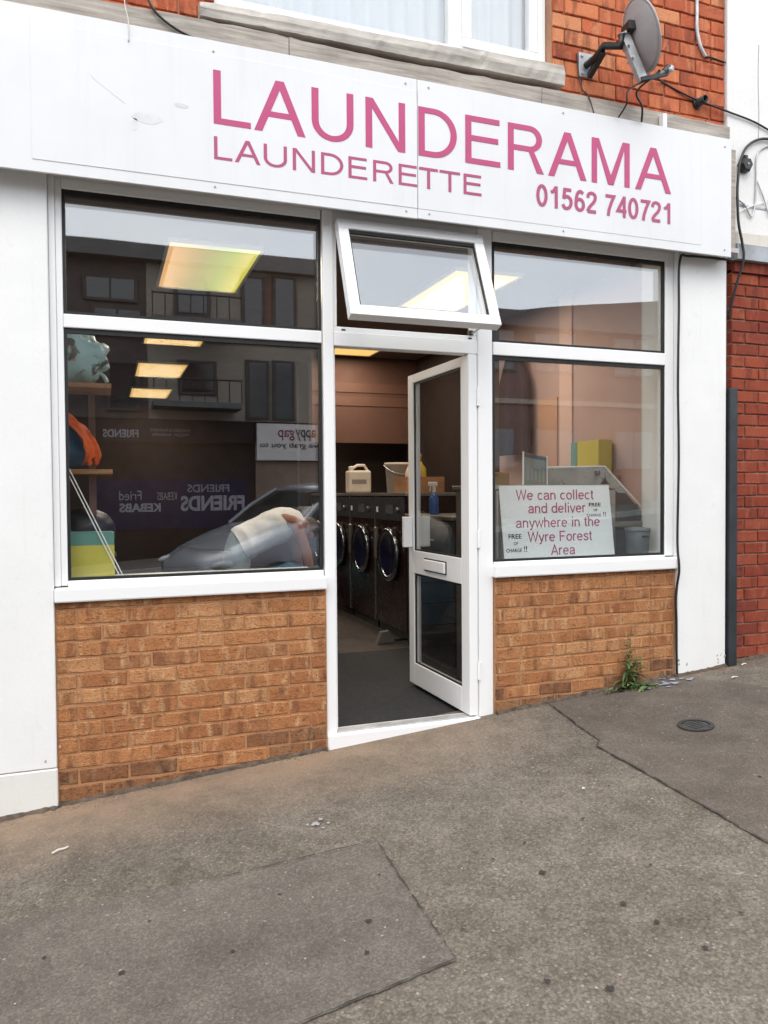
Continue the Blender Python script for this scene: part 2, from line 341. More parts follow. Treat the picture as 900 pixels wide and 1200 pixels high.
def _sf():
    o = arc(.28, .345, .225, .30, 0, 360, 24)
    arch = arc(.27, .44, .19, .205, 180, 0, 12)
    SF.update({
     'o': (.56, [o]), 'c': (.52, [arc(.28, .345, .225, .30, 48, 312, 20)]), 'e': (.56, [[(.06, .36), (.505, .36)], arc(.28, .345, .225, .30, 4, 318, 22)]),
     'a': (.56, [sp2([(.08, .50), (.14, .61), (.28, .65), (.42, .60), (.46, .48)])+[(.46, .12), (.50, .0)], sp2([(.46, .39), (.22, .355), (.09, .28), (.07, .17), (.15, .06), (.27, .055), (.40, .12), (.46, .22)])]),
     'n': (.56, [[(.08, 0), (.08, .69)], arch+[(.46, 0)]]), 'h': (.56, [[(.08, 0), (.08, 1)], arch+[(.46, 0)]]),
     'd': (.58, [o, [(.50, 0), (.50, 1)]]), 'l': (.22, [[(.11, 0), (.11, 1)]]), 'i': (.22, [[(.11, 0), (.11, .69)], [(.11, .87), (.11, 1)]]),
     't': (.30, [[(.14, .9), (.14, .14), (.18, .05), (.28, .04)], [(.01, .66), (.28, .66)]]), 'r': (.36, [[(.08, 0), (.08, .69)], sp2([(.08, .45), (.13, .60), (.22, .655), (.34, .64)])]),
     'v': (.5, [[(.02, .69), (.25, .03), (.48, .69)]]), 'y': (.5, [[(.02, .69), (.26, .03)], sp2([(.48, .69), (.36, .33), (.24, -.02), (.17, -.17), (.04, -.20)])]),
     'w': (.74, [[(.02, .69), (.2, .04), (.37, .64), (.54, .04), (.72, .69)]]), 's': (.5, [sp2([(.44, .52), (.36, .63), (.23, .65), (.11, .59), (.10, .47), (.24, .37), (.38, .30), (.44, .19), (.37, .07), (.23, .04), (.11, .08), (.05, .19)])]),
     'W': (.96, [[(.03, 1), (.25, .05), (.48, .95), (.71, .05), (.93, 1)]]), 'F': (.62, [[(.09, 0), (.09, 1)], [(.09, .95), (.58, .95)], [(.09, .5), (.52, .5)]]), 'A': (.68, [[(.03, 0), (.34, .97), (.65, 0)], [(.14, .32), (.54, .32)]]),
     '0': (.56, [arc(.28, .5, .20, .43, 0, 360, 28)]), '1': (.56, [[(.36, 0), (.36, 1)], [(.10, .70), (.24, .78), (.34, .95)]]),
     '2': (.56, [sp2([(.08, .70), (.12, .86), (.27, .93), (.43, .86), (.46, .70), (.38, .52), (.22, .34), (.12, .20), (.08, .075)]), [(.06, .075), (.50, .075)]]),
     '4': (.56, [[(.42, .95), (.08, .30), (.54, .30)], [(.42, 0), (.42, 1)]]), '5': (.56, [[(.48, .92), (.16, .92), (.11, .50)], sp2([(.10, .52), (.20, .60), (.34, .60), (.46, .48), (.47, .30), (.40, .14), (.26, .07), (.13, .11), (.07, .24)])]),
     '6': (.56, [arc(.29, .32, .19, .25, 0, 360, 24), sp2([(.10, .34), (.12, .62), (.20, .85), (.33, .93), (.46, .84)])]), '7': (.56, [[(.06, .92), (.50, .92), (.36, .62), (.24, .28), (.20, 0)]]), ' ': (.28, [])})
def stroke_mesh(body, width, cap, wt=.1, gap=.05):
    if not SF: _sf()
    bm = bmesh.new(); x = 0; lay_ = 0
    for ch in body:
        w, paths = SF[ch]
        for pth in paths:
            lay_ += 1; P_ = [Vector((q[0]+x, q[1])) for q in pth]; closed = (P_[0]-P_[-1]).length < 1e-4; pr = None; N = len(P_)
            for i in range(N):
                a = P_[i-1] if i else (P_[-2] if closed else P_[0]); c = P_[i+1] if i < N-1 else (P_[1] if closed else P_[-1])
                d0 = (P_[i]-a); d1 = (c-P_[i]); d0 = d0.normalized() if d0.length > 1e-6 else d1.normalized(); d1 = d1.normalized() if d1.length > 1e-6 else d0
                t = (d0+d1).normalized(); nrm = Vector((-t.y, t.x)); k = wt/2/max(.38, nrm.dot(Vector((-d0.y, d0.x))))
                pv_ = [bm.verts.new((P_[i].x+nrm.x*k, P_[i].y+nrm.y*k, .0002*(lay_ % 3))), bm.verts.new((P_[i].x-nrm.x*k, P_[i].y-nrm.y*k, .0002*(lay_ % 3)))]
                if pr: bm.faces.new((pr[0], pr[1], pv_[1], pv_[0]))
                pr = pv_
        x += w+gap
    tot = x-gap
    for v in bm.verts: v.co.x *= width/tot; v.co.y *= cap
    me = bpy.data.meshes.new('lettering'); bm.to_mesh(me); bm.free(); return me
def place_text(name, me, m, parent, x, y, z, rot=(R(90), 0, 0)):
    o = linkme(name, me, m, parent, (x, y, z)); o.rotation_euler = rot; return o

# ------------------------------------------------------------------ ground
def sheet(name, x0, x1, y0, y1, dz, m, nx=40, ny=4, thick=None):
    bm = bmesh.new(); g = []
    for i in range(nx+1):
        x = x0+(x1-x0)*i/nx; g.append([bm.verts.new((x, y0+(y1-y0)*j/ny, gz(x)+dz)) for j in range(ny+1)])
    for i in range(nx):
        for j in range(ny): bm.faces.new((g[i][j], g[i+1][j], g[i+1][j+1], g[i][j+1]))
    return tag(link(name, bm, m), kind='structure')
ASPH = asphalt('pavement_asphalt', (.128, .108, .086), (.212, .184, .151), sand=.95)
ASP2 = asphalt('patch_asphalt', (.110, .091, .075), (.165, .139, .116), seed=9, speck=.3)
ASP3 = asphalt('worn_asphalt', (.122, .105, .088), (.182, .160, .136), seed=23, speck=.35)
ROAD = asphalt('road_asphalt', (.05, .05, .05), (.08, .078, .075), seed=5)
SEAM = M('seam_tar', (.035, .03, .027), .9, .4, 20)
pav = sheet('pavement', -45, 45, -4.7, .16, 0, ASPH, 90, 8)
road = sheet('road', -45, 45, -10.9, -4.85, -.11, ROAD, 60, 4)
kerbm = M('kerb_concrete', (.30, .29, .27), .85, .2, 5, bmp=.3)
far_pav = sheet('far_pavement', -45, 45, -13.4, -11.05, 0, ASP3, 60, 2)
gr = bmesh.new()
gv = [[gr.verts.new((x, y, gz(x)-.35)) for y in (-400, 400)] for x in (-400, -45, 45, 400)]
for i in range(3): gr.faces.new((gv[i][0], gv[i+1][0], gv[i+1][1], gv[i][1]))
tag(link('ground', gr, M('far_ground', (.09, .085, .07), .9, .3, .2)), kind='structure')
for yy in (-4.85, -11.05):
    bm = bmesh.new(); q = []
    for x in (-45, 45):
        q.append([bm.verts.new((x, yy+a, gz(x)+b_)) for a, b_ in ((0, -.2), (.15, -.2), (.15, .003), (0, .003))])
    for k in range(4): bm.faces.new((q[0][k], q[0][(k+1) % 4], q[1][(k+1) % 4], q[1][k]))
    tag(link('kerb', bm, kerbm), kind='structure')
def groundpoly(name, pts, dz, m, parent=pav, jit=.012, step=.09):
    out = []
    for i, p in enumerate(pts):
        q = pts[(i+1) % len(pts)]; L = math.dist(p, q); k = max(1, int(L/step))
        for j in range(k):
            t = j/k; out.append((p[0]+(q[0]-p[0])*t+random.uniform(-jit, jit), p[1]+(q[1]-p[1])*t+random.uniform(-jit, jit)))
    bm = bmesh.new(); bm.faces.new([bm.verts.new((x, y, gz(x)+dz)) for x, y in out])
    bmesh.ops.triangulate(bm, faces=bm.faces)
    return link(name, bm, m, parent), out
def seam(pts, w=.011):
    bm = bmesh.new(); pr = None; n = len(pts)
    for i, (x, y) in enumerate(pts):
        a = Vector(pts[min(i+1, n-1)])-Vector(pts[max(i-1, 0)]); a.normalize(); p = Vector((-a.y, a.x))*w*random.uniform(.1, .9)
        r_ = [bm.verts.new((x+p.x, y+p.y, gz(x)+.010)), bm.verts.new((x-p.x, y-p.y, gz(x)+.010))]
        if pr and random.random() > .08: bm.faces.new((pr[0], pr[1], r_[1], r_[0]))
        pr = r_
    link('seam', bm, SEAM, pav)
def wander(pts, step=.03, j=.003):
    out = []
    for p, q in zip(pts, pts[1:]):
        k = max(1, int(math.dist(p, q)/step))
        for i in range(k): t = i/k; out.append((p[0]+(q[0]-p[0])*t+random.uniform(-j, j), p[1]+(q[1]-p[1])*t+random.uniform(-j, j)))
    out.append(pts[-1]); return out
A_edge = wander([(2.42, -.04), (2.34, -.45), (2.31, -.68), (2.25, -.74), (2.225, -1.36), (2.19, -1.9), (2.14, -3.0)])
pA = A_edge+[(5.5, -3.0), (5.2, -1.2), (3.62, -.62), (3.50, -.28), (3.3, -.06)]
groundpoly('tarmac_patch', pA, .004, ASP2, jit=0, step=9)
seam(A_edge, .006)
B_edge = wander([(-.1, -1.02), (.45, -1.085), (.975, -1.105), (.955, -1.5), (.94, -1.90), (.47, -1.95), (-.2, -2.0)])
groundpoly('tarmac_patch', B_edge+[(-.9, -1.9), (-.9, -1.0)], .004, ASP3, jit=0, step=9)
seam(B_edge[14:], .0042)
GUM = M('gum_stain', (.032, .027, .024), .8, .3, 20)
def blot(x, y, r, m=GUM, name='gum_spot', dz=.008, el=1.0, sq=.5):
    bm = bmesh.new(); n = 11; a0 = random.random()*6
    bm.faces.new([bm.verts.new((x+math.cos(a0+6.283*k/n)*r*el*random.uniform(sq, 1.1), y+math.sin(a0+6.283*k/n)*r*random.uniform(sq, 1.1), 0)) for k in range(n)])
    for v in bm.verts: v.co.z = gz(v.co.x)+dz
    return link(name, bm, m, pav)
for x, y, r in ((.774, -1.6, .012), (.718, -1.749, .011), (1.459, -1.404, .009), (1.406, -1.614, .014), (1.526, -1.895, .014), (1.553, -2.022, .011), (1.587, -2.182, .011), (.028, -1.496, .012), (-.199, -1.298, .008), (1.30, -1.45, .007), (1.21, -1.62, .006), (1.02, -1.78, .007), (1.75, -1.35, .009), (2.02, -1.15, .007), (1.62, -1.1, .007), (1.36, -.98, .007), (.55, -1.3, .006), (.35, -1.55, .008), (.12, -1.25, .006), (1.12, -2.1, .011), (1.25, -2.2, .014), (.9, -1.35, .006), (2.6, -1.4, .009), (2.9, -1.5, .008), (1.75, -1.75, .008), (1.8, -2.1, .008), (3.3, -.9, .008)):
    blot(x, y, r)
PALE = M('pale_grit', (.30, .28, .25), .9, .3, 30)
for k in range(110):
    x = random.uniform(-.4, 3.8); y = random.uniform(-2.3, -.2); blot(x, y, random.uniform(.0025, .006), PALE, 'grit', .009)
WSP = M('lime_smear', (.34, .33, .32), .9, .2, 12)
for dx, dy, r in ((0, 0, .022), (.03, .03, .014), (-.03, .01, .01), (.05, -.02, .012), (.02, -.05, .009)): blot(.80+dx, -.84+dy, r, WSP, 'pale_smear', .007, 1.0, .3)
BLU = M('blue_paint_splash', (.26, .30, .36), .8, .3, 20)
rb_ = random.Random(3)
for k in range(22):
    a = rb_.gauss(0, .085); blot(3.19+a, -.125+rb_.gauss(0, .03), rb_.uniform(.006, .022), BLU, 'paint_splash', .0085+.0002*k, 1.6, .25)

# ------------------------------------------------------------------ bricks
def brick_variants(w, h, d, n, jit, bev=.004):
    res = []
    for s in range(n):
        bm = bmesh.new(); pts = []
        for (a, b_), (c, e), k in (((-1, -1), (1, -1), 5), ((1, -1), (1, 1), 2), ((1, 1), (-1, 1), 5), ((-1, 1), (-1, -1), 2)):
            for j in range(k): t = j/k; pts.append(((a+(c-a)*t)*w/2, (b_+(e-b_)*t)*h/2))
        pts = [(x+random.uniform(-jit, jit), z+random.uniform(-jit, jit)) for x, z in pts]
        f = [bm.verts.new((x*(1-2*bev/w), random.uniform(-.0015, .0015), z*(1-2*bev/h))) for x, z in pts]
        m_ = [bm.verts.new((x, bev*1.1, z)) for x, z in pts]; k_ = [bm.verts.new((x, d, z)) for x, z in pts]
        bm.faces.new(f); N = len(pts)
        for i in range(N):
            j = (i+1) % N
            bm.faces.new((f[i], m_[i], m_[j], f[j])); bm.faces.new((m_[i], k_[i], k_[j], m_[j]))
        bmesh.ops.recalc_face_normals(bm, faces=bm.faces)
        me = bpy.data.meshes.new('brick'); bm.to_mesh(me); bm.free(); res.append(me)
    return res
def lay(parent, mat_, x0, x1, ztop, ncourse, pitch, blen, offs, y, jit, joint=.010, proud=.0012, keep=None, dirty=None, tilt=.0):
    V = {}
    def var(w, mat_):
        k = (round(w, 2), mat_.name)
        if k not in V: V[k] = brick_variants(w, pitch-joint, .045, 5 if w > blen*.8 else 2, jit); [me.materials.append(mat_) for me in V[k]]
        return random.choice(V[k])
    for c in range(ncourse):
        z = ztop-pitch*(c+.5); o = offs[c % 2]
        e = o
        while e > x0: e -= blen
        while e < x1:
            a, b_ = max(e, x0), min(e+blen, x1); e += blen
            if b_-a < .035: continue
            cx = (a+b_)/2
            if keep and not keep(cx, z): continue
            w = b_-a-joint
            ob = linkme('brick', var(w, dirty if dirty and z-gz(cx) < .085+random.uniform(-.05, .06) else mat_), None, parent, (cx, y+random.uniform(-proud, proud), z+random.uniform(-.0012, .0012)))
            ob.rotation_euler = (random.uniform(-tilt, tilt), random.uniform(-.006, .006), random.uniform(-tilt, tilt))

# ------------------------------------------------------------------ the launderette building
BLD = thing('launderette_building', 'launderette shopfront with white window frames, white piers and brick panels', 'building')
p = part('pier', PIER, BLD, -.75, -.2252, -.036, .30, .03, 2.80, bev=.004); p['label'] = 'white painted pier at the left of the shopfront'
part('plinth', PLINTH, BLD, -.75, -.2232, -.040, .30, -.5, .026, bev=.005)
p = part('pier', PIER, BLD, 3.348, 3.728, -.036, .30, -.2, 2.80, bev=.004); p['label'] = 'white painted pier beside the red brick neighbour'
CHIP = M('bare_patch', (.42, .36, .28), .9, .3, 20)
rc = random.Random(12)
for px_, z0_, n_ in ((3.70, .16, 9), (-.24, .0, 2), (3.40, .15, 3)):
    for k in range(n_):
        cx, cz, r_ = px_+rc.uniform(-.05, .03), z0_+.03+abs(rc.gauss(0, .07)), rc.uniform(.003, .011)
        bm = bmesh.new(); prism(bm, [(cx+math.cos(6.283*i/9)*r_*rc.uniform(.5, 1), cz+math.sin(6.283*i/9)*r_*rc.uniform(.6, 1.6)) for i in range(9)], .0008, lambda a, b_, t: (a, (-.0402 if px_ < 0 and cz < .03 else -.0362)-t, b_)); link('paint_chip', bm, CHIP, BLD)
# brick panels
pl_ = part('brick_panel', MORT, BLD, -.2245, 1.0865, -.0155, .10, -.5, .799)
lay(pl_, BRK, -.2235, 1.0845, .837, 14, .0755, .226, (-.02, -.13), -.020, .0026, tilt=.008, dirty=BRK_D)
pr_ = part('brick_panel', MORT, BLD, 2.077, 3.3475, -.0155, .10, -.3, .815)
lay(pr_, BRK, 2.078, 3.335, .858, 12, .0750, .226, (2.02, 2.14), -.020, .0026, tilt=.008, dirty=BRK_D)
# windows
def bars(name, lst, parent, m=PVC, bev=.004):
    for d in lst: part(name, m, parent, *d, bev=bev, seg=2)
def gask(parent, x0, x1, z0, z1, y0=.012, y1=.030, w=.014, top=.024):
    part('gasket', RUB, parent, x0, x1, y0, y1, z1-top, z1); part('gasket', RUB, parent, x0, x1, y0, y1, z0, z0+w)
    part('gasket', RUB, parent, x0, x0+w, y0, y1, z0+w, z1-top); part('gasket', RUB, parent, x1-w, x1, y0, y1, z0+w, z1-top)
wl_ = part('shop_window', PVC, BLD, -.195, -.166, .006, .07, .872, 2.80, bev=.003); wl_['label'] = 'large left shop window in white frame'
bars('frame', [(-.2240, -.1955, -.004, .07, .872, 2.80), (-.1655, 1.0815, .001, .07, 2.085, 2.148), (-.1655, 1.0815, .003, .07, .845, .896), (-.1655, 1.0815, .003, .07, 2.728, 2.80)], wl_)
part('sill', PVC, wl_, -.2235, 1.0855, -.052, .0, .800, .868, bev=.008, seg=2)
for z0, z1 in ((2.148, 2.728), (.896, 2.085)):
    part('pane', GLASS, wl_, -.164, 1.080, .032, .056, z0+.002, z1-.002); gask(wl_, -.1655, 1.0815, z0, z1)
wr_ = part('shop_window', PVC, BLD, 3.285, 3.3475, .002, .07, .892, 2.80, bev=.004); wr_['label'] = 'right shop window with the collection notice in it'
bars('frame', [(2.0860, 3.2845, .001, .07, 2.078, 2.152), (2.0860, 3.2845, .003, .07, .855, .900), (2.0860, 3.2845, .003, .07, 2.718, 2.80)], wr_)
part('sill', PVC, wr_, 2.066, 3.3470, -.052, .0, .815, .888, bev=.008, seg=2)
for z0, z1 in ((2.152, 2.718), (.900, 2.078)):
    part('pane', GLASS, wr_, 2.087, 3.283, .032, .056, z0+.002, z1-.002); gask(wr_, 2.086, 3.2845, z0, z1)
# door frame
df = part('door_frame', PVC, BLD, 1.0870, 1.1440, -.006, .075, -.03, 2.80, bev=.005, seg=2)
bars('jamb', [(1.986, 2.0755, -.006, .075, -.01, 2.80), (1.964, 1.9855, .004, .075, 0, 2.075), (1.1445, 1.1600, .03, .075, .02, 2.07)], df)
bars('head', [(1.1445, 1.9855, -.003, .075, 2.075, 2.150), (1.1445, 1.9855, .006, .075, 2.1505, 2.178), (1.1445, 1.9855, .006, .075, 2.715, 2.80), (1.1445, 1.166, .008, .075, 2.1785, 2.7145), (1.964, 1.9855, .008, .075, 2.1785, 2.7145)], df)
part('threshold', PVC, df, 1.0875, 1.9855, -.034, .10, -.09, .026, bev=.006)
part('threshold_trim', GALV, df, 1.145, 1.963, .0, .07, .0265, .032, bev=.002)
for x in (1.19, 1.93): part('drain_slot', RUB, df, x, x+.022, .0035, .007, 2.158, 2.166)
# vent sash (top hung, open)
sash = bpy.data.objects.new('vent_sash', None); C.objects.link(sash); sash.parent = BLD; sash.location = (1.152, -.030, 2.712); sash.rotation_euler = (R(-22.5), 0, 0)
sash['label'] = 'top hung vent above the door tilted open'
sw, sh = .836, .585
bars('sash_frame', [(0, sw, -.028, .028, -.058, 0), (0, sw, -.028, .028, -sh, -sh+.058), (0, .056, -.0275, .0275, -sh+.0585, -.0585), (sw-.056, sw, -.0275, .0275, -sh+.0585, -.0585)], sash)
part('pane', GLASS, sash, .055, sw-.055, -.002, .020, -sh+.057, -.057)
gask(sash, .056, sw-.056, -sh+.058, -.058, -.016, -.004, .008, .02)
part('stay', GALV, sash, .05, .06, .028, .034, -sh+.02, -sh+.30)
link('stay_arm', T([(1.952, .02, 2.185), (1.955, -.08, 2.20), (1.958, -.215, 2.205)], .006), GALV, df)
part('stay_bracket', BLK, df, 1.93, 1.958, -.004, .012, 2.180, 2.205)
# door leaf, open inwards
door = bpy.data.objects.new('door', None); C.objects.link(door); door.parent = BLD; door.location = (1.924, -.008, .036); door.rotation_euler = (0, 0, R(1.2))
door['label'] = 'white half glazed door standing open inwards'
LW, LH, LT = .868, 2.036, .052   # local: y along leaf, x thickness
bars('leaf_rail', [(0, LT, .1005, .7845, 1.980, LH), (0, LT, .1005, .7845, .735, .885), (0, LT, .1005, .7845, 0, .142)], door)
bars('leaf_stile', [(0, LT, 0, .100, 0, LH), (0, LT, .785, LW, 0, LH)], door)
for z0, z1 in ((.885, 1.980), (.142, .735)):
    part('pane', DGLASS, door, .016, .036, .099, .786, z0-.002, z1+.002)
    for d in ((.008, .016, .100, .785, z1-.012, z1), (.008, .016, .100, .785, z0, z0+.010), (.008, .016, .100, .111, z0+.010, z1-.012), (.008, .016, .774, .785, z0+.010, z1-.012)):
        part('gasket', RUB, door, *d)
part('letter_plate', PVC, door, -.016, 0, .30, .60, .775, .842, bev=.006, seg=2)
part('letter_plate_shadow_gap', RUB, door, -.004, -.0005, .292, .608, .768, .849)
part('lock_plate', GALV, door, .014, .038, LW, LW+.003, .9, 1.30)
part('lock_latch', BLK, door, .018, .034, LW+.003, LW+.01, 1.20, 1.25)
hnd = part('handle', PVC, door, -.062, -.001, .80, .835, .905, 1.105, bev=.006, seg=2)
part('handle', PVC, door, LT+.001, LT+.075, .80, .835, .905, 1.105, bev=.006, seg=2)
for z in (.25, 1.0, 1.8): link('hinge', lathe(bmesh.new(), [(.009, -.05), (.009, .05)], 10, (LT+.008, -.002, z)), PVC, door)
# soffit below the sign and lintel mass behind it
SOF = M('soffit_board', (.46, .45, .43), .7, .15, 5)
part('soffit', SOF, BLD, -.75, 3.7275, -.135, .0, 2.772, 2.80)
part('lintel', MORT_UP, BLD, -.75, 3.744, .085, .30, 2.801, 3.46)
part('fascia_backing', TIMB, BLD, -.75, 3.70, -.135, .08, 2.8015, 3.40)
# upper wall
uw = part('upper_wall', MORT_UP, BLD, -.75, 3.744, .012, .30, 3.46, 3.70)
lay(uw, UPB, -.7, 3.743, 3.6365, 2, .0885, .238, (.02, .139), .0, .002, joint=.008, proud=.002, tilt=.008)
part('wall_backing', MORT_UP, BLD, 2.472, 3.744, .012, .30, 3.7005, 6.2)
lay(uw, UPB, 2.478, 3.743, 4.61, 11, .0885, .238, (2.44, 2.559), .0, .002, joint=.008, proud=.002, tilt=.008)
part('wall_backing', MORT_UP, BLD, -.75, .55, .012, .30, 3.7005, 6.2)
lay(uw, UPB, -.7, .548, 3.9905, 4, .0885, .238, (.02, .139), .0, .002, joint=.008, proud=.002, tilt=.008)
part('wall_backing', MORT_UP, BLD, .5505, 2.4715, .012, .30, 5.2, 6.2)
part('gutter', BLK, BLD, -.75, 3.744, -.12, .01, 6.15, 6.28)
rb = bmesh.new(); prism(rb, [(-.2, 6.2), (4.5, 8.6), (9.2, 6.2)], 4.494, lambda a, b_, t: (-.75+t, a, b_)); link('roof', rb, M('roof_tile', (.16, .10, .08), .85, .3, 3), BLD)
# upstairs window
uwd = part('upstairs_window', PVC, BLD, 2.412, 2.470, .060, .12, 3.735, 5.2, bev=.005); uwd['label'] = 'white upstairs window with net curtain above the sign'
bars('frame', [(.5525, 2.4115, .062, .12, 3.735, 3.80), (.5525, 2.4115, .062, .12, 5.12, 5.2), (.5525, .61, .062, .12, 3.8005, 5.1195), (1.850, 1.93, .064, .12, 3.8005, 5.1195)], uwd)
bars('sash', [(1.9305, 2.4115, .054, .11, 3.8005, 3.852), (1.9305, 1.985, .054, .11, 3.8525, 5.119), (2.36, 2.4115, .054, .11, 3.8525, 5.119)], uwd)
part('pane', UGL, uwd, 1.984, 2.361, .080, .10, 3.8515, 5.119); part('pane', UGL, uwd, .609, 1.851, .085, .105, 3.8, 5.12)
bm = bmesh.new(); pv = None
for i in range(121):
    x = .58+1.85*i/120; y = .20+.018*math.sin(i*.9)+.012*math.sin(i*.37+1)
    v = (bm.verts.new((x, y, 3.74)), bm.verts.new((x, y+.004*math.sin(i), 5.15)))
    if pv: bm.faces.new((pv[0], v[0], v[1], pv[1]))
    pv = v
m, n, l, b = base('net_curtain'); b.inputs['Base Color'].default_value = (.55, .55, .56, 1); b.inputs['Roughness'].default_value = .9; b.inputs['Alpha'].default_value = .9
link('net_curtain', bm, m, uwd, True)
part('room_back', M('dim_plaster', (.5, .48, .45), .9, .1, 2), BLD, .1, 2.47, 2.5, 2.6, 3.48, 5.4)
# weathered sill: sagging, broken edge
bm = bmesh.new(); rings = []
NS = 60
for i in range(NS+1):
    t = i/NS; x = .47+2.04*t; sag = .003*math.sin(t*9)+.02*t
    j = lambda a: random.uniform(-a, a)*.45*(3 if i % 9 == 0 else 1)
    z0, z1 = 3.602+sag*.9+j(.003), 3.672+sag*1.4+.03*t+j(.003)
    rings.append([bm.verts.new(q) for q in ((x, -.075+j(.004), z0), (x, -.082+j(.004), (z0+z1)/2), (x, -.07+j(.004), z1), (x, .06, z1+.05), (x, .06, z0))])
for a, b_ in zip(rings, rings[1:]):
    for k in range(5): bm.faces.new((a[k], b_[k], b_[(k+1) % 5], a[(k+1) % 5]))
bm.faces.new(rings[0]); bm.faces.new(rings[-1][::-1])
link('upstairs_sill', bm, SILLM, BLD)
# weathered board above the sign
for xa, xb in ((-.75, .9), (.904, 2.35), (2.354, 3.70)):
    bm = bmesh.new(); rings = []
    for i in range(25):
        x = xa+(xb-xa)*i/24; j = lambda a: random.uniform(-a, a); w = .006*math.sin(x*3)
        rings.append([bm.verts.new(q) for q in ((x, -.085+j(.002), 3.41), (x, -.088+j(.002), 3.570+w+j(.003)), (x, -.06, 3.582+w), (x, -.002, 3.585+w), (x, -.002, 3.41))])
    for a, b_ in zip(rings, rings[1:]):
        for k in range(5): bm.faces.new((a[k], b_[k], b_[(k+1) % 5], a[(k+1) % 5]))
    bm.faces.new(rings[0]); bm.faces.new(rings[-1][::-1])
    link('fascia_board', bm, TIMB, BLD)
# outer shell (closes the shop on all sides)
part('side_wall', MORT_N, BLD, -1.30, -1.15, .30, 10.3, -.5, 6.2); part('rear_wall', MORT_N, BLD, -1.15, 3.62, 10.15, 10.3, -.5, 6.2)
part('side_wall', MORT_N, BLD, 3.70, 3.744, .301, 10.3, -.5, 6.2)
part('party_pier', MORT_N, BLD, -1.30, -.7505, .02, .30, -.5, 6.2)
part('upper_floor', MORT_N, BLD, -1.15, 3.70, .30, 10.15, 3.02, 3.2)

# ------------------------------------------------------------------ fascia sign
SG = thing('fascia_sign', 'white fascia sign with pink launderette lettering and phone number', 'sign', (0, 0, 0))
part('sign_panel', SIGNW, SG, -.75, 1.5645, -.150, -.136, 2.732, 3.452, bev=.002)
part('sign_panel', SIGNW, SG, 1.5670, 3.653, -.150, -.136, 2.734, 3.452, bev=.002)
part('sign_sheet', SIGNW, SG, -.275, 1.563, -.1525, -.1501, 2.785, 3.39, bev=.001)
for dx0, dx1, a in ((1.5685, 3.42, 0),): part('sign_sheet', SIGNW, SG, dx0, dx1, -.1515, -.1501, 2.785, 3.39, bev=.001)
part('return_end', SIGNW, SG, 3.640, 3.652, -.1355, -.02, 2.735, 3.45)
YF = -.1532
ex = [(.517, .694), (.71, .965), (.997, 1.215), (1.279, 1.496), (1.570, 1.791), (1.841, 2.051), (2.098, 2.323), (2.351, 2.602), (2.637, 2.897), (2.936, 3.193)]
for ch, (a, b_) in zip('LAUNDERAMA', ex):
    place_text('letter', curve_mesh(glyph(ch, b_-a, .253, .036, .029), .0012), PINK, SG, a, YF, 3.061)
ex = [(.517, .603), (.615, .739), (.755, .87), (.899, 1.012), (1.043, 1.159), (1.186, 1.286), (1.318, 1.43), (1.458, 1.561), (1.573, 1.68), (1.69, 1.809), (1.83, 1.936)]
for ch, (a, b_) in zip('LAUNDERETTE', ex):
    place_text('letter', curve_mesh(glyph(ch, b_-a, .108, .0165, .0135), .0012), PINK2, SG, a, YF, 2.894)
digits = '01562 740721'; x = 2.274; adv = .938/11.5
for ch in digits:
    if ch == ' ': x += adv*.5; continue
    place_text('digit', stroke_mesh(ch, adv*.9, .122, .15), PINK2, SG, x, YF-.0004, 2.884); x += adv
SCR = M('screw_head', (.45, .45, .45), .5, .2, 10)
for x, z in ((.52, 3.40), (.52, 2.765), (1.50, 3.42), (1.50, 2.765), (1.63, 3.42), (1.63, 2.765), (2.45, 3.42), (2.45, 2.765), (3.60, 3.40), (3.60, 2.775)):
    link('screw', lathe(bmesh.new(), [(.005, 0), (.005, -.003), (.003, -.005)], 8, (x, -.1512, z), 'y'), SCR, SG)
SMU = M('torn_vinyl', (.66, .655, .66), .8, .12, 14)
def scuff(pts, d=.0006):
    bm = bmesh.new(); prism(bm, pts, d, lambda a, b_, t: (a, -.1526-t, b_)); link('scuff', bm, SMU, SG)
def ragged(cx, cz, rx, rz, n=14, j=.35): return [(cx+math.cos(6.283*k/n)*rx*random.uniform(1-j, 1), cz+math.sin(6.283*k/n)*rz*random.uniform(1-j, 1)) for k in range(n)]
scuff(ragged(.215, 3.035, .075, .032)); scuff(ragged(.158, 3.0, .02, .035)); scuff(ragged(.37, 3.12, .04, .014))
scuff([(-.03, 3.20), (.0, 3.17), (.12, 3.09), (.118, 3.087), (-.02, 3.18)])

# ------------------------------------------------------------------ neighbour on the right
NB = thing('neighbour_building', 'red brick neighbour with white painted upper storey on the right', 'building')
nw = part('brick_wall', MORT_N, NB, 3.812, 8.0, .012, .30, -.3, 2.72)
lay(nw, NRB, 3.805, 4.85, 2.70, 35, .0757, .226, (3.805, 3.918), .0, .0012, joint=.009, tilt=.004, keep=lambda x, z: z > .05)
part('soldier_band', NRB, NB, 3.812, 8.0, -.018, .1, 2.7005, 2.767)
ret = part('brick_return', MORT_N, NB, 3.813, 3.95, .031, .299, -.3, 2.72)
part('gap_wall', NRB, NB, 3.7445, 3.81, .16, .3, -.3, 2.80)
lb = bmesh.new(); rg = []
for i in range(30):
    x = 3.80+4.2*i/29; j = random.uniform(-.004, .004)
    rg.append([lb.verts.new(q) for q in ((x, -.055+j, 2.768+j*.5), (x, -.05+j, 2.862+j), (x, .02, 2.868), (x, .02, 2.768))])
for a, b_ in zip(rg, rg[1:]):
    for k in range(4): lb.faces.new((a[k], b_[k], b_[(k+1) % 4], a[(k+1) % 4]))
lb.faces.new(rg[0]); lb.faces.new(rg[-1][::-1])
link('lead_flashing', lb, LEAD, NB)
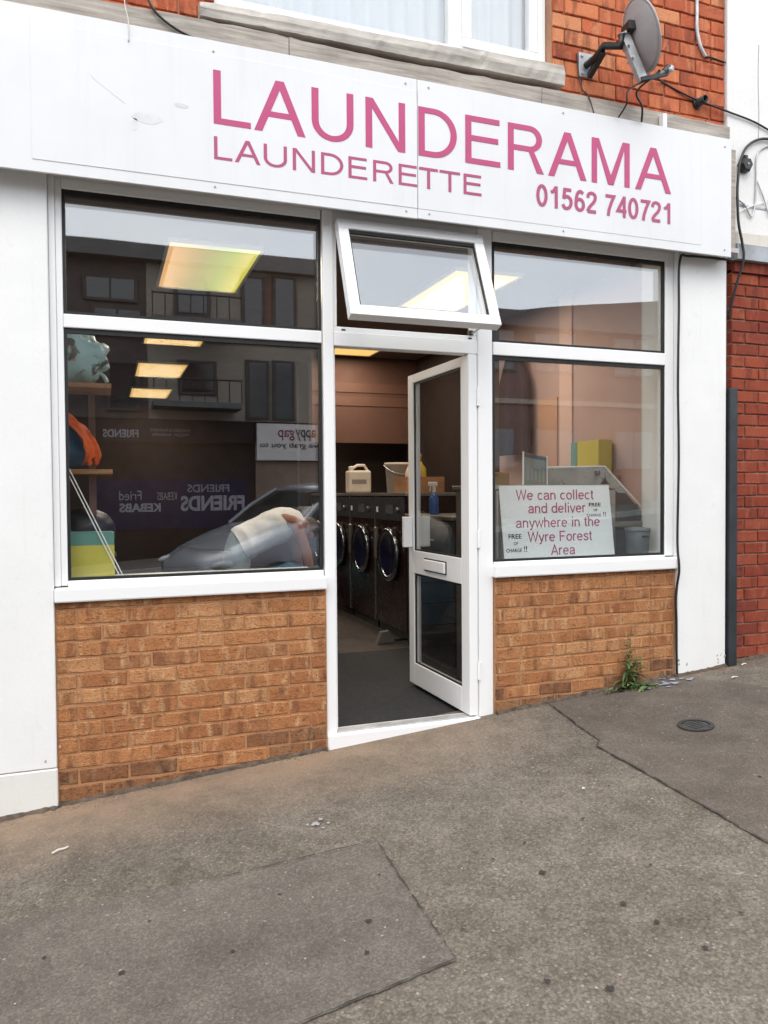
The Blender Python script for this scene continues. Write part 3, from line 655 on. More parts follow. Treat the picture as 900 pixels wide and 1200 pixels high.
part('render_band', wallpaint('rough_band', (.66, .63, .56), (.25, .2, .15), amt=2.5, bm=.6), NB, 3.80, 8.0, -.030, .30, 2.8685, 2.953, bev=.006)
part('upper_wall', wallpaint('neighbour_white', (.78, .77, .75), (.55, .53, .5), amt=.6, bm=.5), NB, 3.7465, 8.0, -.018, .30, 2.9535, 6.4, bev=.004)
part('string_line', GALV, NB, 3.80, 8.0, -.022, -.0185, 3.115, 3.128)
part('rear_block', MORT_N, NB, 3.7465, 8.0, .3005, 9, -.3, 6.4)
crk = M('hairline_crack', (.3, .29, .28), .9, .2, 20)
link('crack', T(spline([(4.0, -.019, 4.16), (3.995, -.019, 3.95), (4.003, -.019, 3.7), (3.998, -.019, 3.55)]), .002, 5), crk, NB)
# dark post in the gap between the buildings
link('post', B(3.742, 3.803, -.058, .02, .12, 1.95, bev=.004), DRKG)
tag(bpy.data.objects['post'], 'dark grey steel post in the gap between white pier and red bricks', 'post')

# left neighbour (beyond the frame)
LN = thing('left_neighbour_building', 'rendered terrace house adjoining the left end of the launderette', 'building')
part('wall', wallpaint('cream_render', (.6, .56, .48)), LN, -7.5, -1.302, .0, 9, -1.2, 6.2)
part('roof', MATS['roof_tile'], LN, -7.6, -1.304, -.2, 9.2, 6.2, 6.4)

# ------------------------------------------------------------------ fixtures on the facade
def cable(name, pts, r, label, m=BLK, k=7, grp=None):
    return tag(link(name, T(spline(pts, k), r, 7), m, None, True), label, 'cable', grp)
cable('cable', [(3.70, -.12, 2.728), (3.42, -.06, 2.745), (3.352, -.046, 2.715), (3.348, -.043, 2.4), (3.342, -.043, 1.95), (3.349, -.043, 1.5), (3.340, -.043, 1.0), (3.338, -.060, .85), (3.338, -.060, .79), (3.342, -.040, .72), (3.336, -.034, .62), (3.341, -.034, .5), (3.343, -.034, .3), (3.346, -.034, .155)], .0075, 'black cable running down between the right window and white pier')
cable('cable', [(4.6, -.03, 3.55), (4.2, -.035, 3.56), (4.02, -.035, 3.56), (3.90, -.035, 3.50), (3.835, -.04, 3.40), (3.80, -.05, 3.25), (3.79, -.06, 3.1), (3.80, -.06, 2.98), (3.825, -.065, 2.86), (3.83, -.07, 2.76), (3.80, -.04, 2.6), (3.775, .0, 2.4)], .0085, 'thick black cable arching over the white upper wall past the sign end')
cable('cable', [(4.5, -.026, 3.53), (4.2, -.026, 3.535), (4.06, -.026, 3.52), (3.98, -.026, 3.45), (3.975, -.026, 3.3), (3.965, -.026, 3.13), (3.93, -.03, 3.055), (3.88, -.03, 3.12), (3.80, -.03, 3.16)], .0055, 'thin black cable looping down the white upper wall', GALV)
cable('cable', [(4.3, -.026, 3.17), (4.14, -.026, 3.185), (4.08, -.03, 3.17)], .006, 'short black cable stub with a plug on the white wall')
cable('cable', [(3.975, -.026, 3.3), (4.03, -.028, 3.2), (4.085, -.028, 3.07)], .004, 'slack grey cable hanging beside the black box', GALV)
cable('cable', [(4.05, -.026, 3.16), (3.93, -.03, 3.12), (3.80, -.03, 3.06)], .003, 'thin white wire crossing the wall beside the sign', PVC)
jb = thing('junction_box', 'small black hexagonal box on the white wall beside the sign end', 'junction box', (3.872, -.02, 3.37))
link('housing', lathe(bmesh.new(), [(.048, 0), (.048, -.03), (.038, -.045)], 6, (0, 0, 0), 'y'), BLK, jb)
link('lid_screw', lathe(bmesh.new(), [(.006, -.0452), (.006, -.049)], 8, (0, 0, 0), 'y'), GALV, jb)
part('cable_gland', BLK, jb, -.012, .012, -.03, -.01, .045, .06)
cable('cable', [(2.96, -.33, 3.655), (3.2, -.03, 3.80), (3.45, -.012, 3.745), (3.74, -.03, 3.69), (3.95, -.03, 3.66), (4.2, -.03, 3.60), (4.6, -.03, 3.58)], .006, 'black aerial cable running from the dish across the brick to the white wall')
cable('cable', [(3.508, -.012, 5.0), (3.508, -.012, 4.3), (3.509, -.012, 4.17), (3.535, -.012, 4.07), (3.578, -.010, 4.012)], .011, 'grey conduit pipe on the upper brickwork right of the dish', GALV)
cable('cable', [(3.578, -.006, 4.012), (3.62, -.005, 4.02), (3.74, -.004, 4.01)], .005, 'short black cable along the mortar joint right of the conduit')
cable('cable', [(2.635, -.01, 3.86), (2.645, -.012, 3.75), (2.655, -.03, 3.65), (2.66, -.09, 3.575), (2.66, -.14, 3.46)], .004, 'thin black wire hanging left of the dish bracket')
cable('cable', [(.21, -.09, 3.72), (.235, -.10, 3.60), (.30, -.10, 3.53), (.42, -.096, 3.48), (.6, -.095, 3.455)], .006, 'black cable curling over the weathered board at the upper left')
cable('cable', [(.118, -.10, 3.70), (.125, -.13, 3.55), (.138, -.157, 3.46), (.138, -.157, 3.37)], .0025, 'thin pale wire dangling over the top edge of the sign', M('pale_wire', (.55, .53, .5), .5))
vp = thing('overflow_pipe', 'short black overflow pipe sticking out of the upper brick wall', 'pipe', (3.52, 0, 3.715))
link('pipe_body', lathe(bmesh.new(), [(.024, .02), (.024, -.075), (.019, -.075), (.019, -.02)], 14, (0, 0, 0), 'y', False), BLK, vp, True)
link('collar', lathe(bmesh.new(), [(.034, -.001), (.034, -.012), (.026, -.014)], 14, (0, 0, 0), 'y'), BLK, vp)
# satellite dish (seen from behind, pointing along the street)
az, el = R(80), R(20)
DF = Vector((math.sin(az)*math.cos(el), -math.cos(az)*math.cos(el), math.sin(el))); DS = Vector((0, 0, 1)).cross(DF).normalized(); DU = DF.cross(DS)
DC = Vector((2.825, -.285, 3.83))
dish = thing('satellite_dish', 'grey satellite dish on a black wall bracket above the sign', 'satellite dish', tuple(DC))
def dp(s, u, f): return DS*s+DU*u+DF*f
bm = bmesh.new(); rr_ = []
for i in range(9):
    t = i/8; ring = []
    for k in range(32):
        a = 6.2832*k/32; ring.append(bm.verts.new(dp(.166*t*math.cos(a), .192*t*math.sin(a), .045*t*t)) if i else None)
    rr_.append(ring)
c0 = bm.verts.new(dp(0, 0, 0))
for k in range(32): bm.faces.new((c0, rr_[1][k], rr_[1][(k+1) % 32]))
for i in range(1, 8):
    for k in range(32): bm.faces.new((rr_[i][k], rr_[i+1][k], rr_[i+1][(k+1) % 32], rr_[i][(k+1) % 32]))
DISHM = M('dish_grey', (.34, .31, .31), .55, .12, 9, bmp=.15, bscale=300)
o = link('reflector', bm, DISHM, dish, True); md = o.modifiers.new('t', 'SOLIDIFY'); md.thickness = .004
link('rim', T([dp(.167*math.cos(6.2832*k/40), .193*math.sin(6.2832*k/40), .046) for k in range(41)], .006, 6), M('rim_grey', (.35, .34, .34), .4), dish, True)
def beam(name, a, b_, w, m, parent=dish, h=None):
    a, b_ = Vector(a), Vector(b_); t = (b_-a).normalized(); s = (Vector((0, 0, 1)) if abs(t.z) < .95 else Vector((1, 0, 0))).cross(t).normalized(); q = t.cross(s); h = h or w
    bm = bmesh.new(); vv = []
    for p_ in (a, b_): vv.append([bm.verts.new(p_+s*x*w/2+q*z*h/2) for x, z in ((-1, -1), (1, -1), (1, 1), (-1, 1))])
    for k in range(4): bm.faces.new((vv[0][k], vv[0][(k+1) % 4], vv[1][(k+1) % 4], vv[1][k]))
    bm.faces.new(vv[0][::-1]); bm.faces.new(vv[1]); return link(name, bm, m, parent)
WP = Vector((2.70, 0, 3.80))-DC
part('wall_plate', GALV, dish, WP.x-.05, WP.x+.05, WP.y-.012, WP.y-.002, WP.z-.07, WP.z+.07, bev=.002)
for sx in (-.03, .03):
    for sz in (-.05, .05): link('bolt', lathe(bmesh.new(), [(.009, -.012), (.009, -.02)], 6, (WP.x+sx, WP.y, WP.z+sz), 'y'), GALV, dish)
kn = dp(0, -.02, -.09)
link('wall_arm', T([WP+Vector((0, -.01, 0)), WP+Vector((.0, -.10, -.005)), WP+Vector((.01, -.17, .03)), kn, kn+Vector((0, 0, .06))], .021, 10), BLK, dish, True)
beam('arm_brace', WP+Vector((.02, -.01, -.06)), WP+Vector((.01, -.16, .0)), .03, BLK)
beam('clamp_bracket', dp(.015, .05, -.045), dp(.015, -.23, -.02), .035, GALV, h=.05)
beam('clamp_plate', dp(-.04, .06, -.012), dp(.05, .06, -.012), .045, BLK)
for u_ in (.04, -.03, -.10): link('bolt', T([dp(-.02, u_, -.05), dp(.05, u_, -.05)], .008, 6), GALV, dish)
beam('feed_arm', dp(0, -.225, -.04), dp(0, -.235, .13), .022, DRKG)
link('feed_holder', T([dp(0, -.225, .11), dp(0, -.205, .15)], .02, 8), BLK, dish)
link('feed_horn', T([dp(0, -.225, .08), dp(0, -.222, .13), dp(0, -.22, .132), dp(0, -.215, .165)], [.013, .015, .02, .02], 12), GALV, dish, True)
cable('cable', [tuple(DC+dp(0, -.235, .0)), (2.80, -.27, 3.55), (2.80, -.25, 3.48), (2.815, -.16, 3.45)], .005, 'black cable hanging straight down from the dish')
cable('cable', [tuple(DC+dp(0, -.235, .02)), (2.86, -.26, 3.55), (2.93, -.22, 3.50), (2.975, -.16, 3.45)], .006, 'black cable curving right from the dish down behind the sign')
tag(link('cable_clip', B(3.155, 3.185, -.13, -.09, 3.44, 3.545, bev=.004), PVC), 'white cable clip on the board above the sign', 'clip')

# ------------------------------------------------------------------ drain cover, weed, litter
IRON = M('cast_iron', (.03, .029, .028), .6, .3, 25, bmp=.4, bscale=90)
dc = thing('drain_cover', 'small round cast iron cover set in the dark tarmac patch', 'drain cover', (2.82, -.78, gz(2.82)+.006)); dc.rotation_euler = (0, -math.atan(.083), 0)
link('rim', lathe(bmesh.new(), [(.070, 0), (.088, 0), (.088, .006), (.070, .006), (.070, 0)], 32, caps=False), IRON, dc)
link('lid', lathe(bmesh.new(), [(.066, -.002), (.066, .002), (.06, .003)], 32), M('worn_iron', (.055, .052, .048), .7, .3, 30, bmp=.5, bscale=120), dc)
for k in range(5): part('rib', IRON, dc, -.045, .045, -.042+k*.02, -.036+k*.02, .003, .006)
LEAF = []
for i, c in enumerate(((.075, .13, .035), (.055, .10, .03), (.11, .15, .05))):
    LEAF.append(M('weed_leaf_%d' % i, c, .5, .3, 30))
STEM = M('weed_stem', (.14, .18, .06), .6, .3, 30)
weed = thing('weed', 'straggly green weed growing from the base of the right brick panel', 'plant', (2.97, -.045, gz(2.97))); weed.scale = (1.25, 1.0, 1.1)
def leaf(bm, p, d, L, w, droop=.4):
    p, d = Vector(p), Vector(d).normalized(); s = d.cross(Vector((0, 0, 1)));
    if s.length < .05: s = Vector((1, 0, 0))
    s.normalize(); rows = []; N = 5
    for i in range(N+1):
        t = i/N; q = p+d*L*t+Vector((0, 0, -droop*L*t*t)); ww = w*math.sin(math.pi*min(1, .12+.88*t))*(1-.3*t)
        rows.append([bm.verts.new(q-s*ww+Vector((0, 0, ww*.4))), bm.verts.new(q), bm.verts.new(q+s*ww+Vector((0, 0, ww*.4)))])
    for a, b_ in zip(rows, rows[1:]):
        for k in range(2): bm.faces.new((a[k], a[k+1], b_[k+1], b_[k]))
rs = random.Random(4)
for k in range(17):
    a = rs.uniform(-2.9, .2) if k else -1.6; L = rs.uniform(.12, .2); low = k > 5
    lean = Vector((math.cos(a)*(.9 if low else .25), min(0, math.sin(a))*(.5 if low else .15), .25 if low else 1))
    if k == 0: L, lean = .30, Vector((.06, -.08, 1))
    if k == 1: L, lean = .22, Vector((.25, -.05, 1))
    b0 = Vector((rs.uniform(-.03, .03), rs.uniform(-.01, .01), 0)); pts = [b0+lean.normalized()*L*t+Vector((.012*math.sin(t*5+k), 0, -.05*t*t if low else 0)) for t in (0, .25, .5, .75, 1)]
    link('stem', T(pts, [.0035, .003, .0025, .002, .0012], 5), STEM, weed)
    for j in range(9 if not low else 7):
        t = .12+.88*j/8; i = min(3, int(t*4)); q = pts[i].lerp(pts[i+1], t*4-i)
        bm = bmesh.new(); aa = rs.uniform(0, 6.28)
        leaf(bm, q, (math.cos(aa), -abs(math.sin(aa))*.8, rs.uniform(-.1, .7)), rs.uniform(.045, .095)*(1.2-.6*t), rs.uniform(.007, .015), rs.uniform(.2, .7))
        link('leaf', bm, LEAF[rs.randrange(3)], weed)
SOIL = M('wall_foot_soil', (.085, .062, .045), .95, .5, 25, bmp=.6, bscale=120)
for x0, x1, wd in ((-.75, -.22, .05), (-.22, 1.08, .022), (2.08, 3.34, .03), (3.34, 3.75, .028), (3.75, 4.6, .05)):
    bm = bmesh.new(); N_ = int((x1-x0)/.02); pr = None
    for i in range(N_+1):
        x = x0+(x1-x0)*i/N_; yf = -.022 if -.22 < x < 1.08 or 2.08 < x < 3.34 else (-.038 if x < 3.75 else -.002)
        w_ = wd*rs.uniform(.25, 1)*(.6+.6*abs(mnoise.noise(Vector((x*5, 0, 0)))))
        v_ = [bm.verts.new((x, yf+.004, gz(x)+.016+rs.uniform(0, .008))), bm.verts.new((x, yf-w_*.5, gz(x)+.011)), bm.verts.new((x, yf-w_, gz(x)+.001))]
        if pr:
            for k in range(2): bm.faces.new((pr[k], pr[k+1], v_[k+1], v_[k]))
        pr = v_
    link('soil_line', bm, SOIL, pav)
# litter and grit along the wall foot: too small to count
bm = bmesh.new()
for k in range(1300):
    x = rs.choice((rs.uniform(-.75, 1.08), rs.uniform(2.1, 4.3), rs.uniform(3.3, 3.95), rs.uniform(-.75, .2))); y = -.03-abs(rs.gauss(0, .04)); s = rs.uniform(.002, .007)
    M_ = Matrix.Translation((x, y, gz(x)+s*.3)) @ Matrix.Rotation(rs.uniform(0, 3), 4, 'Z')
    vv = [bm.verts.new(M_ @ Vector((sx*s*rs.uniform(.6, 1.4), sy*s*rs.uniform(.4, 1), sz*s*.5))) for sx, sy, sz in ((-1, -1, -1), (1, -1, -1), (1, 1, -1), (-1, 1, -1), (0, 0, 1))]
    for q in ((0, 1, 4), (1, 2, 4), (2, 3, 4), (3, 0, 4), (3, 2, 1, 0)): bm.faces.new([vv[i] for i in q])
tag(link('debris', bm, M('wall_foot_debris', (.20, .14, .09), .9, .5, 9)), 'crumbs of mortar and dirt along the foot of the shopfront', 'debris', kind='stuff')
LIT = M('white_litter', (.6, .58, .54), .8, .15, 20)
for x, y, L, a, lab in ((-.22, -.55, .07, .6, 'pale twig lying on the pavement left of the brick panel'), (3.55, -.27, .05, .1, 'scrap of white paper on the pavement below the right pier'), (3.80, -.10, .06, .4, 'scrap of pale litter at the foot of the dark post'), (1.9, -1.13, .012, .2, 'tiny white scrap on the tarmac in front of the dark patch')):
    z = gz(x)+.012; c, s = math.cos(a), math.sin(a)
    tag(link('litter', T([(x, y, z), (x+c*L*.4, y+s*L*.4, z+.004), (x+c*L*.8, y+s*L*.6, z+.002), (x+c*L, y+s*L, z)], .004, 6), LIT), lab, 'litter')

# ------------------------------------------------------------------ interior shell
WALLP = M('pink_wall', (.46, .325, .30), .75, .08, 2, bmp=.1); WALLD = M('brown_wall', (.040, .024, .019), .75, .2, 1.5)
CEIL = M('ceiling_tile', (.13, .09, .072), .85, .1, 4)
def struct(name, m, *d): return tag(part(name, m, None, *d), kind='structure')
struct('floor', M('dark_lino', (.055, .045, .04), .45, .3, 5), -1.15, 3.62, .101, 10.15, -.3, .0)
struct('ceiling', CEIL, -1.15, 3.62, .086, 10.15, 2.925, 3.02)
struct('wall_right', WALLP, 3.62, 3.6995, .301, 2.75, -.1, 3.0)
struct('wall_right_dimmed', WALLD, 3.62, 3.6995, 2.7501, 10.15, -.1, 3.0)  # same wall continued; dim light deep inside put into its brown colour
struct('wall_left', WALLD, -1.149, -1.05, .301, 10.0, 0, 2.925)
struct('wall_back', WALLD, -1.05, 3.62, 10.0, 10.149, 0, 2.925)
struct('bulkhead', M('tan_bulkhead', (.10, .046, .030), .7, .12, 2), 2.30, 3.62, 4.86, 5.0, 1.90, 2.925)
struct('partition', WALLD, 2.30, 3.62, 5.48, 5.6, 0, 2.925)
for z in (2.50, 2.34): struct('bulkhead_rail', M('tan_rail', (.118, .056, .036), .6, .1, 3), 2.30, 3.62, 4.85, 4.86, z, z+.11)
mat_o = part('door_mat', M('charcoal_carpet', (.018, .019, .021), .95, .3, 30, bmp=.6, bscale=300), None, 1.0, 2.35, .105, 2.02, .001, .009)
tag(mat_o, 'charcoal carpet mat on the floor just inside the doorway', 'mat')
for nm, x0, x1, dd in (('window_board', -.6, 1.08, .36), ('window_board', 2.09, 3.5, .30)):
    tag(part(nm, PVC, None, x0, x1, .072, dd, .855, .884, bev=.004), 'white inner sill behind the %s shop window' % ('left' if x0 < 0 else 'right'), 'sill')
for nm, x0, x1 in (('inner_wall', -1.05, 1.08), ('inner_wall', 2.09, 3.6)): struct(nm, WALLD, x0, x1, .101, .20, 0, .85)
struct('wall_strip', M('pale_strip', (.66, .46, .40), .7, .05, 3), 3.605, 3.6195, 1.50, 1.68, 0, 2.92)
struct('front_pilaster', M('pale_green_white', (.62, .66, .60), .7, .05, 3), 3.50, 3.6195, .10, .50, 0, 2.92)
# ceiling lights
LITE = emitmat('light_diffuser', (1.0, .60, .17), .68)
m_, n, l, b = base('colour_shift_diffuser'); sx_ = n.new('ShaderNodeSeparateXYZ'); v = objco(n, l); l.new(v, sx_.inputs[0])
l.new(ramp(n, l, math_(n, l, 'MULTIPLY', sx_.outputs[0], 1.62), [(.1, (1, .52, .17)), (.42, (.40, .34, .05)), (.68, (.36, .50, .02)), (.9, (.85, .74, .05))]), b.inputs['Emission Color']); b.inputs['Emission Strength'].default_value = .58; LITE0 = m_  # colour-shift reflection of the glass painted into this panel's emission gradient
for ci, x in enumerate((.40, 2.40)):
    for ri, y in enumerate((1.16, 3.53, 5.9, 8.27)):
        if ci == 1 and ri > 1: continue
        w = .62 if ci == 0 else .56
        rowname = ('nearest the window', 'second from the window', 'third from the window', 'farthest from the window')[ri]
        L_ = thing('ceiling_light', 'yellow lit ceiling panel in the %s row, %s' % (('left', 'right')[ci], rowname), 'ceiling light', (x, y, 2.9), 0, 'ceiling light panels')
        ld = bpy.data.lights.new('panel_glow', 'AREA'); ld.shape = 'RECTANGLE'; ld.size = w-.1; ld.size_y = 1.05; ld.energy = 17; ld.color = (1, .84, .68)
        lo = bpy.data.objects.new('panel_glow', ld); C.objects.link(lo); lo.parent = L_; lo.location = (w/2, .575, -.004)
        part('diffuser', LITE if ci or ri else LITE0, L_, .02, w-.02, .02, 1.13, .004, .020, bev=.004)
        for d in ((0, w, 0, .02, .0, .026), (0, w, 1.13, 1.15, .0, .026), (0, .02, .02, 1.13, 0, .026), (w-.02, w, .02, 1.13, 0, .026)): part('trim', PVC, L_, *d)
# washing machines
MACH = M('maroon_enamel', (.018, .008, .008), .3, .15, 4, spec=.25); MTOP = M('machine_top', (.20, .19, .18), .4, .15, 5, metal=.4)
DRUM = M('drum_glass', (.006, .009, .03), .08, .3, 6)
def machine(label):
    t = thing('washing_machine', label, 'washing machine', (0, 0, 0), 0, 'front loading washing machines')   # local: front faces -y, width x
    part('body', MACH, t, 0, .79, .0, .85, .08, 1.27, bev=.008)
    part('plinth', BLK, t, .02, .77, .03, .83, 0, .08)
    part('top', MTOP, t, -.004, .794, -.012, .85, 1.2705, 1.30, bev=.003)
    part('control_panel', DRKG, t, .02, .77, -.008, -.0005, 1.05, 1.26)
    dr = link('door_ring', lathe(bmesh.new(), [(.235, -.001), (.25, -.03), (.235, -.055), (.195, -.05), (.185, -.02)], 36, (.42, 0, .74), 'y', False), CHROME, t, True)
    link('door_glass', lathe(bmesh.new(), [(.19, -.02), (.16, -.01), (.08, .012), (.001, .02)], 28, (.42, -.02, .74), 'y', False), DRUM, dr, True)
    part('door_latch', STEEL, t, .06, .115, -.045, -.001, .68, .98, bev=.01)
    part('badge', PVC, t, .05, .10, -.012, -.0085, 1.12, 1.17)
    link('knob', lathe(bmesh.new(), [(.022, -.0085), (.02, -.03)], 14, (.62, 0, 1.15), 'y'), STEEL, t)
    part('display', M('display_grey', (.10, .10, .11), .3), t, .30, .50, -.0105, -.0085, 1.11, 1.19)
    part('edge_trim', STEEL, t, -.004, .006, -.012, .0, .09, 1.27)
    part('keyhole_plate', CHROME, t, .70, .735, -.012, -.0085, .86, .93)
    return t
def copy_tree(o, label):
    r_ = o.copy(); C.objects.link(r_); r_['label'] = label
    for ch in [c for c in bpy.data.objects if c.parent == o]:
        k = ch.copy(); C.objects.link(k); k.parent = r_
        for g in [c for c in bpy.data.objects if c.parent == ch]:
            q = g.copy(); C.objects.link(q); q.parent = k
    return r_
proto = machine('maroon washing machine nearest the open door with a plain front')
proto.location = (2.44, 3.04, 0); proto.rotation_euler = (0, 0, R(-90))
for i, lab in enumerate(('maroon washing machine second from the open door', 'maroon washing machine third in the row behind the door', 'maroon washing machine the person bends towards, fourth in the row')):
    c = copy_tree(proto, lab); c.location = (2.44, 3.84+.80*i, 0)
# things on the machines
def lath(name, label, cat, prof, loc, m, n=18, extra=None):
    t = thing(name, label, cat, loc); link('body', lathe(bmesh.new(), prof, n), m, t, True); return t
PLAS = M('white_plastic', (.62, .56, .48), .45, .08, 10)
can = thing('jerrycan', 'white plastic jerrycan on top of the farther machines', 'jerrycan', (2.56, 4.25, 1.301))
part('body', PLAS, can, 0, .26, 0, .16, 0, .25, bev=.02, seg=2); part('neck', PLAS, can, .02, .07, .05, .11, .2505, .30, bev=.01)
link('handle', T([(.07, .08, .28), (.12, .08, .31), (.20, .08, .31), (.24, .08, .25)], .016), PLAS, can)
part('label_print', M('label_grey', (.25, .22, .2), .6), can, .03, .20, -.002, -.0005, .10, .15)
bk = lath('bucket', 'white plastic bucket on top of the nearest machine', 'bucket', [(.115, 0), (.133, .26), (.142, .262), (.142, .285), (.13, .285), (.112, .02)], (2.66, 2.98, 1.301), PLAS, 24)
link('handle', T(spline([(-.155, 0, .26), (-.12, -.12, .2), (0, -.165, .17), (.12, -.12, .2), (.155, 0, .26)]), .005, 6), STEEL, bk)
jug = thing('detergent_bottle', 'yellow detergent bottle with orange cap standing in the wooden box', 'bottle', (2.70, 2.60, 1.318))
link('body', lathe(bmesh.new(), [(.07, 0), (.075, .02), (.075, .2), (.04, .25), (.03, .27)], 18), M('yellow_plastic', (.6, .43, .05), .35, .1, 8), jug, True)
link('cap', lathe(bmesh.new(), [(.034, .271), (.034, .33), (.02, .34)], 14), M('orange_cap', (.6, .22, .04), .4), jug, True)
wb = thing('wooden_box', 'open wooden box of supplies on the nearest machine', 'box', (2.52, 2.42, 1.301))
WOOD = woodmat('tan_wood', (.30, .14, .06), (.48, .25, .12), (2, 2, 14), .6, .2)
for d in ((0, .36, 0, .012, 0, .14), (0, .36, .32, .332, 0, .14), (0, .012, .012, .32, 0, .14), (.348, .36, .012, .32, 0, .14), (.012, .348, .012, .32, 0, .012)): part('board', WOOD, wb, *d)
lath('round_tub', 'pale rounded tub standing in the wooden box', 'tub', [(.06, 0), (.075, .04), (.075, .16), (.05, .22), (.02, .235)], (2.62, 2.52, 1.318), M('cream_plastic', (.62, .5, .42), .5))
sb = thing('spray_bottle', 'blue spray bottle with white trigger head seen through the door glass', 'spray bottle', (2.53, 1.86, 1.121))
link('body', lathe(bmesh.new(), [(.038, 0), (.04, .02), (.04, .13), (.015, .18)], 16), M('blue_plastic', (.03, .10, .32), .3), sb, True)
link('neck', lathe(bmesh.new(), [(.016, .1805), (.016, .23)], 12), PVC, sb); part('trigger_head', PVC, sb, -.05, .03, -.012, .012, .2305, .265, bev=.005)
link('trigger', T([(-.03, 0, .23), (-.035, 0, .19)], .006), PVC, sb)
# low counter and controls beyond the door leaf
ct = thing('service_counter', 'low dark counter with a steel top beyond the open door', 'counter', (2.42, 1.25, 0))
part('carcass', DRKG, ct, 0, .75, 0, .93, 0, 1.09, bev=.006); part('worktop', STEEL, ct, -.02, .77, -.02, .94, 1.0905, 1.12, bev=.004)
part('drawer_front', DRKG, ct, -.012, -.0005, .05, .88, .8, 1.05, bev=.004); link('drawer_handle', T([(-.03, .3, .93), (-.03, .6, .93)], .008), STEEL, ct)

# ------------------------------------------------------------------ behind the right window
ss = thing('steel_cabinet', 'grey stainless steel cabinet behind the notice in the right window', 'cabinet', (2.30, .36, 0))
part('body', STEEL, ss, 0, .885, 0, .60, .0, 1.315, bev=.006); part('top', STEEL, ss, -.02, .905, -.02, .62, 1.3155, 1.345, bev=.004)
part('corner_trim', CHROME, ss, .012, .030, -.006, -.0005, .02, 1.31); part('panel_seam', RUB, ss, .80, .804, -.003, -.0005, .02, 1.31)
nt_ = thing('notice_board', 'white notice offering collection and delivery in pink text, right window', 'notice', (2.20, .115, .886)); nt_.rotation_euler = (R(-3), 0, 0)
NW = M('notice_white', (.74, .76, .76), .4, .03, 3); NP = M('notice_pink', (.38, .045, .12), .5); NK = M('marker_black', (.02, .02, .02), .6)
prism_b = bmesh.new(); prism(prism_b, [(.018, 0), (.795, 0), (.765, .452), (-.008, .452)], .005, lambda a, b_, t: (a, t, b_)); link('board', prism_b, NW, nt_)
def ntext(body, x0, x1, z, h, m=NP, bold=0, name='lettering'):
    place_text(name, text_mesh(body, x1-x0, h, .0008, bold), m, nt_, x0, -.0008, z)
def nline(body, x0, x1, z, cap): place_text('lettering', stroke_mesh(body, x1-x0, cap, .115, .06), NP, nt_, x0, -.0012, z)
nline('We can collect', .105, .650, .365, .062); nline('and deliver', .185, .590, .285, .062); nline('anywhere in the', .098, .690, .199, .062); nline('Wyre Forest', .178, .630, .113, .062); nline('Area', .335, .505, .030, .062)
for x, z, k in ((.602, .258, .78), (.035, .055, 1.0)):
    ntext('FREE', x+.012, x+.10, z+.080*k, .024*k+.004, NK, .02, 'handwriting'); ntext('OF', x+.045, x+.075, z+.042*k, .020*k, NK, .01, 'handwriting'); ntext('CHARGE', x-.005, x+.10, z, .022*k, NK, .01, 'handwriting'); ntext('!!', x+.115, x+.135, z, .035*k, NK, .01, 'handwriting')
pc = thing('price_card', 'grey green card with dark top strip leaning on the steel cabinet', 'card', (2.60, .55, 1.346)); pc.rotation_euler = (R(-12), R(9), R(4))
part('sheet', M('card_green', (.16, .19, .165), .35, .1, 8), pc, 0, .185, 0, .008, 0, .225, bev=.002)
part('header', DRKG, pc, .004, .181, -.002, -.0005, .195, .220)
for i in range(5): part('column', M('card_print', (.22, .26, .23), .5), pc, .022+i*.031, .044+i*.031, -.002, -.0005, .04, .14-.012*(i % 3))
for d in ((-.006, 0, -.003, .01, 0, .23), (.1855, .191, -.003, .01, 0, .23)): part('edge_strip', PVC, pc, *d)
cb = thing('cardboard_box', 'small brown cardboard box beside the price card on the cabinet', 'box', (2.42, .70, 1.346))
part('carton', M('cardboard', (.32, .19, .09), .85, .12, 6), cb, 0, .16, 0, .14, 0, .085, bev=.003); part('flap', MATS['cardboard'], cb, -.002, .08, -.05, -.001, .078, .084); part('tape', M('parcel_tape', (.22, .12, .05), .3), cb, .07, .095, -.002, .14, .0855, .087)
sx = thing('spin_extractor', 'steel spin extractor with its hinged lid standing open, right window', 'extractor', (3.22, .50, 0))
part('body', DRKG, sx, 0, .38, 0, .62, 0, 1.05, bev=.02); part('rim', STEEL, sx, -.01, .39, -.02, .63, 1.0505, 1.085, bev=.006)
part('hinge_block', BLK, sx, .30, .37, -.06, -.021, 1.04, 1.085, bev=.005)
A_, B_, C_ = Vector((-.30, .50, 1.475)), Vector((.125, .20, 1.475)), Vector((.355, -.03, 1.10))
def plate(name, pts, th, m, parent):
    bm = bmesh.new(); nn = (pts[1]-pts[0]).cross(pts[2]-pts[0]).normalized()*th; k = len(pts)
    a = [bm.verts.new(p_) for p_ in pts]; b2 = [bm.verts.new(p_+nn) for p_ in pts]
    bm.faces.new(a); bm.faces.new(b2[::-1])
    for i in range(k): bm.faces.new((a[i], b2[i], b2[(i+1) % k], a[(i+1) % k]))
    return link(name, bm, m, parent)
lid = plate('lid', [A_, B_, B_.lerp(C_, .5), A_.lerp(A_+C_-B_, .5)], .015, M('lid_steel', (.22, .22, .205), .35, .15, 9, metal=.6), sx)
plate('lid_side', [B_.lerp(C_, .1)+Vector((-.004, .02, -.01)), C_+Vector((-.01, .02, -.005)), Vector((.02, .10, 1.095)), Vector((.02, .16, 1.30))], .008, DRKG, lid)
link('lid_edge', T([A_, B_, C_], .0085, 6), PVC, lid); link('lid_knob', lathe(bmesh.new(), [(.018, 0), (.018, .02)], 12, A_.lerp(B_, .9)+Vector((-.02, -.03, -.05))), CHROME, lid)
